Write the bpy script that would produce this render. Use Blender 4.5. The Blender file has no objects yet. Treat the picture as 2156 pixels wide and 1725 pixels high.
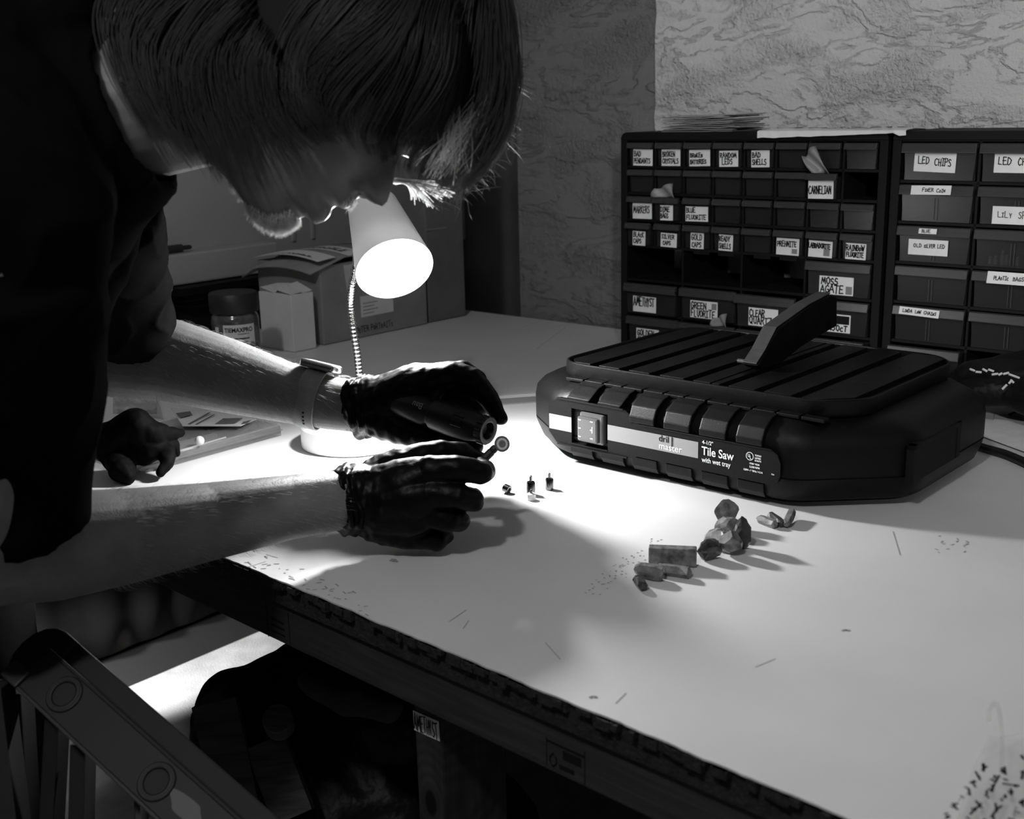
import bpy, bmesh, math, random
from math import radians, cos, sin, pi, sqrt, atan2
from mathutils import Vector, Matrix, noise

SC = bpy.context.scene
COL = SC.collection
rnd = random.Random(7)

# ------------------------------------------------------------------ camera
F_PX, CXP, CYP = 2485.0, 1078.0, 862.5
PITCH, ROLL = radians(14.415), radians(-1.3656)
T0 = 0.76                      # table top height
CAMZ = T0 + 0.453
_fw = Vector((0, cos(PITCH), -sin(PITCH)))
_up = Vector((0, sin(PITCH), cos(PITCH)))
_rt = Vector((1, 0, 0))
RT = cos(ROLL) * _rt + sin(ROLL) * _up
UP = cos(ROLL) * _up - sin(ROLL) * _rt
FW = _fw
CAMP = Vector((0, 0, CAMZ))
cam = bpy.data.cameras.new('camera')
cam.sensor_fit = 'HORIZONTAL'
cam.sensor_width = 36.0
cam.lens = F_PX / 2156.0 * 36.0
cam.clip_start = 0.05
cam.dof.use_dof = True
cam.dof.focus_distance = 1.45
cam.dof.aperture_fstop = 9.0
cam_o = bpy.data.objects.new('camera', cam)
COL.objects.link(cam_o)
_m = Matrix((RT, UP, -FW)).transposed().to_4x4()
_m.translation = CAMP
cam_o.matrix_world = _m
SC.camera = cam_o

# ------------------------------------------------------------------ view and light
SC.view_settings.view_transform = 'Standard'
SC.view_settings.look = 'None'
SC.view_settings.exposure = 0.0
SC.view_settings.gamma = 1.0
SC.view_settings.use_curve_mapping = False
SC.cycles.max_bounces = 8
SC.cycles.sample_clamp_indirect = 6.0
SC.cycles.caustics_reflective = False
SC.cycles.caustics_refractive = False

world = bpy.data.worlds.new('world')
SC.world = world
world.use_nodes = True
world.node_tree.nodes['Background'].inputs[0].default_value = (1, 1, 1, 1)
world.node_tree.nodes['Background'].inputs[1].default_value = 0.012


def light(name, kind, loc, target, power, size=0.1, spot=None, blend=0.5):
    l = bpy.data.lights.new(name, kind)
    l.energy = power
    if kind == 'AREA':
        l.size = size
    else:
        l.shadow_soft_size = size
    if spot:
        l.spot_size = radians(spot)
        l.spot_blend = blend
    o = bpy.data.objects.new(name, l)
    COL.objects.link(o)
    o.location = loc
    d = Vector(target) - Vector(loc)
    o.rotation_euler = d.to_track_quat('-Z', 'Y').to_euler()
    return o


# bare ceiling bulb behind the camera, an added unseen spot brightening the wall and cabinets, an added unseen spot for the bright floor strip
light('ceiling_bulb', 'POINT', (-0.60, -0.40, 2.65), (0, 0, 0), 52, 0.07)
light('added_wall_spot', 'SPOT', (0.15, -1.5, 1.98), (0.98, 2.1, 1.36), 138, 0.08, 35, 0.8)
light('added_floor_spot', 'SPOT', (-1.148, 1.722, 0.42), (-0.76, 2.46, 0.0), 120, 0.03, 27, 0.8)


# ------------------------------------------------------------------ frames
def ray(px, py):
    return FW + RT * ((px - CXP) / F_PX) - UP * ((py - CYP) / F_PX)


def at(px, py, Y):
    d = ray(px, py)
    return CAMP + d * (Y / d.y)


def on(px, py, z=T0):
    d = ray(px, py)
    return CAMP + d * ((z - CAMZ) / d.z)


class Frame:
    def __init__(s, deg):
        a = radians(deg)
        s.a = a
        s.X = Vector((cos(a), -sin(a), 0))
        s.D = Vector((sin(a), cos(a), 0))

    def w(s, x, d, z=0.0):
        return s.X * x + s.D * d + Vector((0, 0, z))


FT, FS, FC = Frame(43.5), Frame(41.7), Frame(40.8)


# ------------------------------------------------------------------ materials
def nodes_of(name):
    m = bpy.data.materials.new(name)
    m.use_nodes = True
    nt = m.node_tree
    return m, nt, nt.nodes, nt.links, nt.nodes['Principled BSDF']


def mat(name, v, rough=0.5, metal=0.0, spec=0.5, noise_amt=0.0, nscale=30.0, bump=0.0, bscale=200.0, alpha=1.0, trans=0.0, bdist=0.002, detail=4.0, stretch=None):
    m, nt, N, L, b = nodes_of(name)
    b.inputs['Base Color'].default_value = (v, v, v, 1)
    b.inputs['Roughness'].default_value = rough
    b.inputs['Metallic'].default_value = metal
    b.inputs['Specular IOR Level'].default_value = spec
    b.inputs['Alpha'].default_value = alpha
    b.inputs['Transmission Weight'].default_value = trans
    tc = N.new('ShaderNodeTexCoord')
    src = tc.outputs['Object']
    if stretch:
        mp = N.new('ShaderNodeMapping')
        mp.inputs['Scale'].default_value = stretch
        L.new(src, mp.inputs['Vector'])
        src = mp.outputs['Vector']
    if noise_amt > 0:
        n = N.new('ShaderNodeTexNoise')
        n.inputs['Scale'].default_value = nscale
        n.inputs['Detail'].default_value = detail
        L.new(src, n.inputs['Vector'])
        mr = N.new('ShaderNodeMapRange')
        mr.inputs['From Min'].default_value = 0.3
        mr.inputs['From Max'].default_value = 0.7
        mr.inputs['To Min'].default_value = v * (1 - noise_amt)
        mr.inputs['To Max'].default_value = min(1.0, v * (1 + noise_amt))
        L.new(n.outputs['Fac'], mr.inputs['Value'])
        L.new(mr.outputs['Result'], b.inputs['Base Color'])
    if bump > 0:
        n2 = N.new('ShaderNodeTexNoise')
        n2.inputs['Scale'].default_value = bscale
        n2.inputs['Detail'].default_value = detail
        L.new(src, n2.inputs['Vector'])
        bp = N.new('ShaderNodeBump')
        bp.inputs['Strength'].default_value = bump
        bp.inputs['Distance'].default_value = bdist
        L.new(n2.outputs['Fac'], bp.inputs['Height'])
        L.new(bp.outputs['Normal'], b.inputs['Normal'])
    return m


def mat_emit(name, v, strength):
    m, nt, N, L, b = nodes_of(name)
    b.inputs['Base Color'].default_value = (v, v, v, 1)
    b.inputs['Emission Color'].default_value = (1, 1, 1, 1)
    b.inputs['Emission Strength'].default_value = strength
    return m


def mat_stucco(name, v, var=0.15, scale=1.0, depth=0.006):
    """knock-down plaster: flat plateaus torn at ragged edges, fine grit between"""
    m, nt, N, L, b = nodes_of(name)
    b.inputs['Roughness'].default_value = 0.9
    b.inputs['Specular IOR Level'].default_value = 0.15
    tc = N.new('ShaderNodeTexCoord')
    n1 = N.new('ShaderNodeTexNoise')
    mp = N.new('ShaderNodeMapping')
    mp.inputs['Scale'].default_value = (1.0, 1.0, 2.3)
    L.new(tc.outputs['Object'], mp.inputs['Vector'])
    n1.inputs['Scale'].default_value = 5.5 * scale
    n1.inputs['Detail'].default_value = 9.0
    n1.inputs['Roughness'].default_value = 0.58
    n1.inputs['Distortion'].default_value = 0.35
    L.new(mp.outputs['Vector'], n1.inputs['Vector'])
    total = None

    def madd(src, k, prev):
        a = N.new('ShaderNodeMath')
        a.operation = 'MULTIPLY_ADD'
        a.inputs[1].default_value = k
        L.new(src, a.inputs[0])
        if prev is None:
            a.inputs[2].default_value = 0.0
        else:
            L.new(prev, a.inputs[2])
        return a.outputs[0]

    # overlapping trowel skins, each ending in a thin torn step
    for lo, w in ((0.44, .035), (0.545, .030)):
        cr = N.new('ShaderNodeMapRange')
        cr.inputs['From Min'].default_value = lo
        cr.inputs['From Max'].default_value = lo + w
        L.new(n1.outputs['Fac'], cr.inputs['Value'])
        total = madd(cr.outputs['Result'], 0.30, total)
    # gritty patches
    n2 = N.new('ShaderNodeTexNoise')
    n2.inputs['Scale'].default_value = 150.0 * scale
    n2.inputs['Detail'].default_value = 4.0
    n2.inputs['Roughness'].default_value = 0.6
    L.new(tc.outputs['Object'], n2.inputs['Vector'])
    n3 = N.new('ShaderNodeTexNoise')
    n3.inputs['Scale'].default_value = 7.0 * scale
    n3.inputs['Detail'].default_value = 5.0
    L.new(mp.outputs['Vector'], n3.inputs['Vector'])
    mk = N.new('ShaderNodeMapRange')
    mk.inputs['From Min'].default_value = 0.46
    mk.inputs['From Max'].default_value = 0.62
    mk.inputs['To Min'].default_value = 0.22
    mk.inputs['To Max'].default_value = 1.0
    L.new(n3.outputs['Fac'], mk.inputs['Value'])
    gm = N.new('ShaderNodeMath')
    gm.operation = 'MULTIPLY'
    L.new(n2.outputs['Fac'], gm.inputs[0])
    L.new(mk.outputs['Result'], gm.inputs[1])
    total = madd(gm.outputs[0], 1.15, total)
    bp = N.new('ShaderNodeBump')
    bp.inputs['Strength'].default_value = 1.0
    bp.inputs['Distance'].default_value = depth * 1.7
    L.new(total, bp.inputs['Height'])
    L.new(bp.outputs['Normal'], b.inputs['Normal'])
    mr = N.new('ShaderNodeMapRange')
    mr.inputs['To Min'].default_value = v * (1 - var)
    mr.inputs['To Max'].default_value = v * (1 + var)
    L.new(n1.outputs['Fac'], mr.inputs['Value'])
    L.new(mr.outputs['Result'], b.inputs['Base Color'])
    return m


def mat_wood(name, v, amt=0.5, scale=(60, 60, 4), rough=0.7, knot=None):
    m, nt, N, L, b = nodes_of(name)
    b.inputs['Roughness'].default_value = rough
    b.inputs['Specular IOR Level'].default_value = 0.2
    tc = N.new('ShaderNodeTexCoord')
    mp = N.new('ShaderNodeMapping')
    mp.inputs['Scale'].default_value = scale
    L.new(tc.outputs['Object'], mp.inputs['Vector'])
    n = N.new('ShaderNodeTexNoise')
    n.inputs['Scale'].default_value = 2.0
    n.inputs['Detail'].default_value = 5.0
    n.inputs['Distortion'].default_value = 1.2
    L.new(mp.outputs['Vector'], n.inputs['Vector'])
    mr = N.new('ShaderNodeMapRange')
    mr.inputs['From Min'].default_value = 0.3
    mr.inputs['From Max'].default_value = 0.7
    mr.inputs['To Min'].default_value = v * (1 - amt)
    mr.inputs['To Max'].default_value = v * (1 + amt)
    L.new(n.outputs['Fac'], mr.inputs['Value'])
    out = mr.outputs['Result']
    if knot:
        sub = N.new('ShaderNodeVectorMath')
        sub.operation = 'SUBTRACT'
        sub.inputs[1].default_value = knot
        L.new(tc.outputs['Object'], sub.inputs[0])
        sc = N.new('ShaderNodeVectorMath')
        sc.operation = 'MULTIPLY'
        sc.inputs[1].default_value = (1.0, 0.3, 0.6)
        L.new(sub.outputs[0], sc.inputs[0])
        ln = N.new('ShaderNodeVectorMath')
        ln.operation = 'LENGTH'
        L.new(sc.outputs[0], ln.inputs[0])
        wv = N.new('ShaderNodeMath')
        wv.operation = 'SINE'
        m3 = N.new('ShaderNodeMath')
        m3.operation = 'MULTIPLY'
        m3.inputs[1].default_value = 900.0
        L.new(ln.outputs['Value'], m3.inputs[0])
        L.new(m3.outputs[0], wv.inputs[0])
        rg = N.new('ShaderNodeMapRange')
        rg.inputs['From Min'].default_value = -1
        rg.inputs['To Min'].default_value = 0.82
        rg.inputs['To Max'].default_value = 1.15
        L.new(wv.outputs[0], rg.inputs['Value'])
        dk = N.new('ShaderNodeMapRange')
        dk.inputs['From Min'].default_value = 0.007
        dk.inputs['From Max'].default_value = 0.011
        dk.inputs['To Min'].default_value = 0.12
        L.new(ln.outputs['Value'], dk.inputs['Value'])
        mu = N.new('ShaderNodeMath')
        mu.operation = 'MULTIPLY'
        L.new(rg.outputs[0], mu.inputs[0])
        L.new(dk.outputs[0], mu.inputs[1])
        mu2 = N.new('ShaderNodeMath')
        mu2.operation = 'MULTIPLY'
        L.new(mu.outputs[0], mu2.inputs[0])
        L.new(out, mu2.inputs[1])
        out = mu2.outputs[0]
    L.new(out, b.inputs['Base Color'])
    return m


def mat_shade():
    m, nt, N, L, b = nodes_of('white_shade')
    b.inputs['Base Color'].default_value = (.85, .85, .85, 1)
    b.inputs['Roughness'].default_value = 0.45
    tr = N.new('ShaderNodeBsdfTranslucent')
    tr.inputs['Color'].default_value = (.8, .8, .8, 1)
    mx = N.new('ShaderNodeMixShader')
    mx.inputs[0].default_value = 0.035
    out = N['Material Output']
    L.new(b.outputs[0], mx.inputs[1])
    L.new(tr.outputs[0], mx.inputs[2])
    L.new(mx.outputs[0], out.inputs['Surface'])
    return m


def mat_fibre(name, v, tv, fac, rough=0.42):
    """hair: dark reflection plus light carried forward through the fibre"""
    m, nt, N, L, b = nodes_of(name)
    b.inputs['Base Color'].default_value = (v, v, v, 1)
    b.inputs['Roughness'].default_value = rough
    b.inputs['Specular IOR Level'].default_value = .4
    tr = N.new('ShaderNodeBsdfTranslucent')
    tr.inputs['Color'].default_value = (tv, tv, tv, 1)
    mx = N.new('ShaderNodeMixShader')
    mx.inputs[0].default_value = fac
    L.new(b.outputs[0], mx.inputs[1])
    L.new(tr.outputs[0], mx.inputs[2])
    L.new(mx.outputs[0], N['Material Output'].inputs['Surface'])
    return m


def mat_table():
    m, nt, N, L, b = nodes_of('white_laminate')
    b.inputs['Roughness'].default_value = 0.42
    b.inputs['Specular IOR Level'].default_value = 0.35
    tc = N.new('ShaderNodeTexCoord')
    n = N.new('ShaderNodeTexNoise')
    n.inputs['Scale'].default_value = 5.0
    n.inputs['Detail'].default_value = 8.0
    L.new(tc.outputs['Object'], n.inputs['Vector'])
    mr = N.new('ShaderNodeMapRange')
    mr.inputs['From Min'].default_value = 0.3
    mr.inputs['From Max'].default_value = 0.7
    mr.inputs['To Min'].default_value = 0.64
    mr.inputs['To Max'].default_value = 0.72
    L.new(n.outputs['Fac'], mr.inputs['Value'])
    # small dark specks
    v = N.new('ShaderNodeTexVoronoi')
    v.inputs['Scale'].default_value = 26.0
    v.inputs['Randomness'].default_value = 1.0
    L.new(tc.outputs['Object'], v.inputs['Vector'])
    n3 = N.new('ShaderNodeTexNoise')
    n3.inputs['Scale'].default_value = 3.0
    L.new(tc.outputs['Object'], n3.inputs['Vector'])
    th = N.new('ShaderNodeMapRange')
    th.inputs['From Min'].default_value = 0.45
    th.inputs['From Max'].default_value = 0.75
    th.inputs['To Min'].default_value = 0.0
    th.inputs['To Max'].default_value = 0.055
    L.new(n3.outputs['Fac'], th.inputs['Value'])
    lt = N.new('ShaderNodeMath')
    lt.operation = 'GREATER_THAN'
    L.new(v.outputs['Distance'], lt.inputs[0])
    L.new(th.outputs[0], lt.inputs[1])
    mr2 = N.new('ShaderNodeMapRange')
    mr2.inputs['To Min'].default_value = 0.62
    L.new(lt.outputs[0], mr2.inputs['Value'])
    mu = N.new('ShaderNodeMath')
    mu.operation = 'MULTIPLY'
    L.new(mr.outputs[0], mu.inputs[0])
    L.new(mr2.outputs[0], mu.inputs[1])
    L.new(mu.outputs[0], b.inputs['Base Color'])
    return m


M = {}
M['white_wall'] = mat_stucco('white_plaster', 0.60, 0.04, 1.0, 0.0055)
M['dark_wall'] = mat_stucco('brown_plaster', 0.19, 0.10, 0.8, 0.0050)
M['far_wall'] = mat('dark_paint', 0.10, 0.8, noise_amt=.3, nscale=6)
M['grey_wall'] = mat('grey_board', 0.42, 0.7, noise_amt=.06, nscale=4)
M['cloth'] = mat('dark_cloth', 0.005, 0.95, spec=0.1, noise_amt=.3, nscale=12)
M['concrete'] = mat('concrete', 0.55, 0.85, noise_amt=.15, nscale=20, bump=.5, bscale=260)
M['ceiling'] = mat('ceiling_paint', 0.35, 0.9)
M['table'] = mat_table()
M['slab_edge'] = mat('particle_board', 0.014, 0.95, noise_amt=.7, nscale=160, bump=1, bscale=260, bdist=.004)
M['pine'] = mat_wood('pine', 0.035, .3, (4, 60, 60))
M['pine_leg'] = mat_wood('pine_leg', 0.035, .35, (26, 26, 3), knot=(0.0, -0.02, 0.230))
M['black_frame'] = mat('black_plastic_frame', 0.006, 0.6, spec=.15)
M['drawer'] = mat('clear_drawer_plastic', 0.028, 0.3, alpha=0.5, spec=.3)
M['lip'] = mat('drawer_lip_plastic', 0.050, 0.35, alpha=0.75, spec=.3)
M['paper'] = mat('paper', 0.74, 0.9, spec=.1, noise_amt=.05, nscale=60)
M['ink'] = mat('black_ink', 0.01, 0.8, spec=.1)
M['swatch'] = mat('grey_ink', 0.22, 0.8, spec=.1)
M['saw'] = mat('black_moulded_plastic', 0.0032, 0.45, spec=.2, bump=.35, bscale=900, bdist=.0006)
M['saw_metal'] = mat('black_coated_steel', 0.004, 0.42, metal=0.0, spec=.10, noise_amt=.4, nscale=40)
M['saw_guard'] = mat('grey_plastic', 0.030, 0.6, noise_amt=.2, nscale=60)
M['stripe'] = mat('silver_label', 0.34, 0.6, spec=.2)
M['white_ink'] = mat('white_ink', 0.9, 0.6, spec=.2)
M['switch'] = mat('switch_cover', 0.09, 0.2, spec=.6)
M['chrome'] = mat('chrome', 0.75, 0.18, metal=1.0)
M['gunmetal'] = mat('gunmetal', 0.16, 0.2, metal=1.0)
M['steel'] = mat('brushed_steel', 0.5, 0.3, metal=1.0)
M['lamp_white'] = mat('white_lamp_plastic', 0.80, 0.4)
M['shade'] = mat_shade()
M['bulb'] = mat_emit('lit_bulb', 0.9, 40.0)
M['cardboard'] = mat('cardboard', 0.26, 0.85, noise_amt=.12, nscale=15, spec=.15)
M['cardboard_dark'] = mat('dark_cardboard', 0.16, 0.85, noise_amt=.12, nscale=15, spec=.15)
M['whitebox'] = mat('white_carton', 0.66, 0.7, noise_amt=.05, nscale=20)
M['jar_lid'] = mat('black_lid', 0.012, 0.5)
M['jar'] = mat('jar_plastic', 0.12, 0.12, alpha=0.8, spec=.6, noise_amt=.5, nscale=60)
M['clear'] = mat('clear_plastic', 0.65, 0.08, alpha=0.16, spec=.6)
M['clearbag'] = mat('clear_bag_film', 0.55, 0.12, alpha=0.13, spec=.5)
M['case_clear'] = mat('case_plastic', 0.25, 0.12, alpha=0.4, spec=.6)
M['skin'] = mat('skin', 0.20, 0.5, spec=.35, noise_amt=.12, nscale=40, bump=.25, bscale=500, bdist=.0008)
M['hair'] = mat_fibre('hair', 0.022, 0.55, 0.45)
M['lamplit_hair'] = mat_fibre('lamplit_hair', 0.5, 0.97, 0.88)  # near-white fibre puts the lamp's backlight into the hair colour
M['scalp'] = mat('hair_underlayer', 0.02, 0.9, spec=.05)  # dark underlayer beneath the strands
M['hair_light'] = mat_fibre('light_hair', 0.10, 0.70, 0.50)
M['armhair'] = mat_fibre('fair_body_hair', 0.40, 0.9, 0.5)
M['shirt'] = mat('black_cotton', 0.0055, 1.0, spec=.0, bump=.4, bscale=700, bdist=.0006)
M['trouser'] = mat('black_denim', 0.012, 0.95, spec=.1)
M['glove'] = mat('black_nitrile', 0.003, 0.42, spec=.13, bump=.5, bscale=110, bdist=.0012)
M['strap'] = mat('grey_strap', 0.30, 0.55)
M['tool'] = mat('black_tool_plastic', 0.010, 0.4, spec=.5)
M['toolprint'] = mat('grey_print', 0.35, 0.6)
M['disc'] = mat('abrasive_disc', 0.12, 0.7)
M['disc_w'] = mat('disc_ring', 0.75, 0.5)
M['crystal_d'] = mat('dark_crystal', 0.06, 0.15, spec=.7, noise_amt=.8, nscale=90, trans=.35)
M['crystal_l'] = mat('clear_crystal', 0.60, 0.08, spec=.7, noise_amt=.35, nscale=70, trans=.75)
M['crystal_m'] = mat('grey_crystal', 0.20, 0.25, spec=.6, noise_amt=.7, nscale=120, trans=.3)
M['black_bag'] = mat('black_bin_liner', 0.006, 0.5, spec=.2, bump=.6, bscale=14, bdist=.02)
M['log'] = mat_wood('log', 0.06, .45, (3, 90, 30))
M['ladder'] = mat('grey_fibreglass', 0.022, 0.6, noise_amt=.2, nscale=30)
M['ladder_web'] = mat('dark_fibreglass', 0.006, 0.6, noise_amt=.2, nscale=30)
M['ladder_cap'] = mat('black_rubber', 0.008, 0.7)
M['cable'] = mat('black_cable', 0.008, 0.5)
M['marker'] = mat('dark_marker', 0.03, 0.5)
M['strip'] = mat('white_strip', 0.7, 0.5)
M['strip_g'] = mat('grey_strip_face', 0.30, 0.6)
M['stain'] = mat('stain', 0.34, 0.9)


# ------------------------------------------------------------------ object helpers
def obj(name, bm, m, parent=None, smooth=False, mw=None):
    me = bpy.data.meshes.new(name)
    bmesh.ops.recalc_face_normals(bm, faces=bm.faces[:])
    bm.to_mesh(me)
    bm.free()
    for x in (m if isinstance(m, (list, tuple)) else [m]):
        me.materials.append(x)
    if smooth:
        for p in me.polygons:
            p.use_smooth = True
    o = bpy.data.objects.new(name, me)
    COL.objects.link(o)
    if parent is not None:
        o.parent = parent
    if mw is not None:
        o.matrix_local = mw
    return o


def tag(o, label, cat, group=None, kind=None):
    o['label'] = label
    o['category'] = cat
    if group:
        o['group'] = group
    if kind:
        o['kind'] = kind
    return o


def thing(name, label, cat, loc=(0, 0, 0), rotz=0.0, group=None):
    o = bpy.data.objects.new(name, None)
    COL.objects.link(o)
    o.empty_display_size = 0.02
    o.location = loc
    o.rotation_euler = (0, 0, rotz)
    return tag(o, label, cat, group)


def struct(name, bm, m):
    o = obj(name, bm, m)
    o['kind'] = 'structure'
    return o


def B():
    return bmesh.new()


def box(bm, x0, x1, y0, y1, z0, z1, bev=0.0, seg=2, mi=0, mw=None):
    vs = [bm.verts.new(p) for p in ((x0, y0, z0), (x1, y0, z0), (x1, y1, z0), (x0, y1, z0), (x0, y0, z1), (x1, y0, z1), (x1, y1, z1), (x0, y1, z1))]
    fs = [bm.faces.new([vs[i] for i in f]) for f in ((0, 3, 2, 1), (4, 5, 6, 7), (0, 1, 5, 4), (1, 2, 6, 5), (2, 3, 7, 6), (3, 0, 4, 7))]
    for f in fs:
        f.material_index = mi
    if mw is not None:
        for v in vs:
            v.co = mw @ v.co
    if bev > 0:
        es = list({e for f in fs for e in f.edges})
        r = bmesh.ops.bevel(bm, geom=es, offset=bev, segments=seg, affect='EDGES', profile=0.6)
        for f in r['faces']:
            f.material_index = mi
    return bm


def prism(bm, pts, axis, a0, a1, mi=0, bev=0.0):
    """extrude a closed 2-D outline; axis 'x': pts are (y,z); 'y': (x,z); 'z': (x,y)"""
    def P(p, a):
        return {'x': (a, p[0], p[1]), 'y': (p[0], a, p[1]), 'z': (p[0], p[1], a)}[axis]
    A = [bm.verts.new(P(p, a0)) for p in pts]
    Bv = [bm.verts.new(P(p, a1)) for p in pts]
    fs = [bm.faces.new(A), bm.faces.new(Bv[::-1])]
    n = len(pts)
    for i in range(n):
        fs.append(bm.faces.new((A[i], A[(i + 1) % n], Bv[(i + 1) % n], Bv[i])))
    for f in fs:
        f.material_index = mi
    if bev > 0:
        es = list({e for f in fs for e in f.edges})
        r = bmesh.ops.bevel(bm, geom=es, offset=bev, segments=2, affect='EDGES', profile=0.6)
        for f in r['faces']:
            f.material_index = mi
    return bm


def axes(d):
    d = Vector(d).normalized()
    a = Vector((0, 0, 1)) if abs(d.z) < 0.9 else Vector((1, 0, 0))
    u = d.cross(a).normalized()
    return d, u, d.cross(u)


def lathe(bm, prof, o, d, n=32, mi=0, cap=True, u=None):
    """profile of (radius, height) turned about the axis d through o"""
    o = Vector(o)
    d, uu, vv = axes(d)
    if u is not None:
        uu = (Vector(u) - d * Vector(u).dot(d)).normalized()
        vv = d.cross(uu)
    rings = []
    for r, h in prof:
        rings.append([bm.verts.new(o + d * h + (uu * cos(2 * pi * k / n) + vv * sin(2 * pi * k / n)) * max(r, 1e-5)) for k in range(n)])
    for a, b in zip(rings, rings[1:]):
        for k in range(n):
            f = bm.faces.new((a[k], a[(k + 1) % n], b[(k + 1) % n], b[k]))
            f.material_index = mi
    if cap:
        bm.faces.new(rings[0][::-1]).material_index = mi
        bm.faces.new(rings[-1]).material_index = mi
    return rings


def rc(bm, p0, r0, p1, r1, n=30):
    """closed round-ended cone between two balls"""
    p0, p1 = Vector(p0), Vector(p1)
    if (p1 - p0).length < 1e-6:
        p1 = p0 + Vector((0, 0, 1e-5))
    l = (p1 - p0).length
    prof = []
    K = 6
    sn = max(-0.95, min(0.95, (r0 - r1) / max(l, 1e-6)))
    a0 = math.asin(sn)
    for i in range(K + 1):
        t = -pi / 2 + (a0 + pi / 2) * i / K
        prof.append((r0 * cos(t), r0 * sin(t)))
    for i in range(K + 1):
        t = a0 + (pi / 2 - a0) * i / K
        prof.append((r1 * cos(t), l + r1 * sin(t)))
    lathe(bm, prof, p0, p1 - p0, n)


def chain(bm, pts):
    """pts: list of (point, radius)"""
    for (a, ra), (b, rb) in zip(pts, pts[1:]):
        rc(bm, a, ra, b, rb)


def tube(bm, pts, r, n=10, mi=0):
    """smooth swept tube through points; r number or list"""
    pts = [Vector(p) for p in pts]
    m = len(pts)
    rr = r if isinstance(r, (list, tuple)) else [r] * m
    d0 = (pts[1] - pts[0]).normalized()
    _, u, v = axes(d0)
    rings = []
    for i in range(m):
        d = (pts[min(i + 1, m - 1)] - pts[max(i - 1, 0)]).normalized()
        u = (u - d * u.dot(d)).normalized()
        v = d.cross(u)
        rings.append([bm.verts.new(pts[i] + (u * cos(2 * pi * k / n) + v * sin(2 * pi * k / n)) * rr[i]) for k in range(n)])
    for a, b in zip(rings, rings[1:]):
        for k in range(n):
            bm.faces.new((a[k], a[(k + 1) % n], b[(k + 1) % n], b[k])).material_index = mi
    bm.faces.new(rings[0][::-1]).material_index = mi
    bm.faces.new(rings[-1]).material_index = mi


def spline(pts, n):
    """Catmull-Rom through pts, n samples per span"""
    P = [Vector(p) for p in pts]
    P = [P[0] * 2 - P[1]] + P + [P[-1] * 2 - P[-2]]
    out = []
    for i in range(1, len(P) - 2):
        for k in range(n):
            t = k / n
            a, b, c, d = P[i - 1], P[i], P[i + 1], P[i + 2]
            out.append(0.5 * ((2 * b) + (c - a) * t + (2 * a - 5 * b + 4 * c - d) * t * t + (3 * b - a - 3 * c + d) * t ** 3))
    out.append(P[-2])
    return out


def remesh(name, bm, voxel, m, parent=None, smooth_it=4, disp=None, edit=None):
    """fuse overlapping closed shells into one continuous skin"""
    me = bpy.data.meshes.new(name + '_raw')
    bm.to_mesh(me)
    bm.free()
    o = bpy.data.objects.new(name + '_raw', me)
    COL.objects.link(o)
    md = o.modifiers.new('r', 'REMESH')
    md.mode = 'VOXEL'
    md.voxel_size = voxel
    ms = o.modifiers.new('s', 'SMOOTH')
    ms.factor = 0.5
    ms.iterations = smooth_it
    dg = bpy.context.evaluated_depsgraph_get()
    dg.update()
    nm = bpy.data.meshes.new_from_object(o.evaluated_get(dg))
    nm.name = name
    bpy.data.objects.remove(o)
    bpy.data.meshes.remove(me)
    if disp or edit:
        nor = [v.normal.copy() for v in nm.vertices]
        for v, nn in zip(nm.vertices, nor):
            if disp:
                v.co = v.co + nn * disp(v.co, nn)
            if edit:
                v.co = edit(v.co, nn)
    nm.materials.clear()
    nm.materials.append(m)
    for p in nm.polygons:
        p.use_smooth = True
    no = bpy.data.objects.new(name, nm)
    COL.objects.link(no)
    if parent is not None:
        no.parent = parent
    return no


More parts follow.
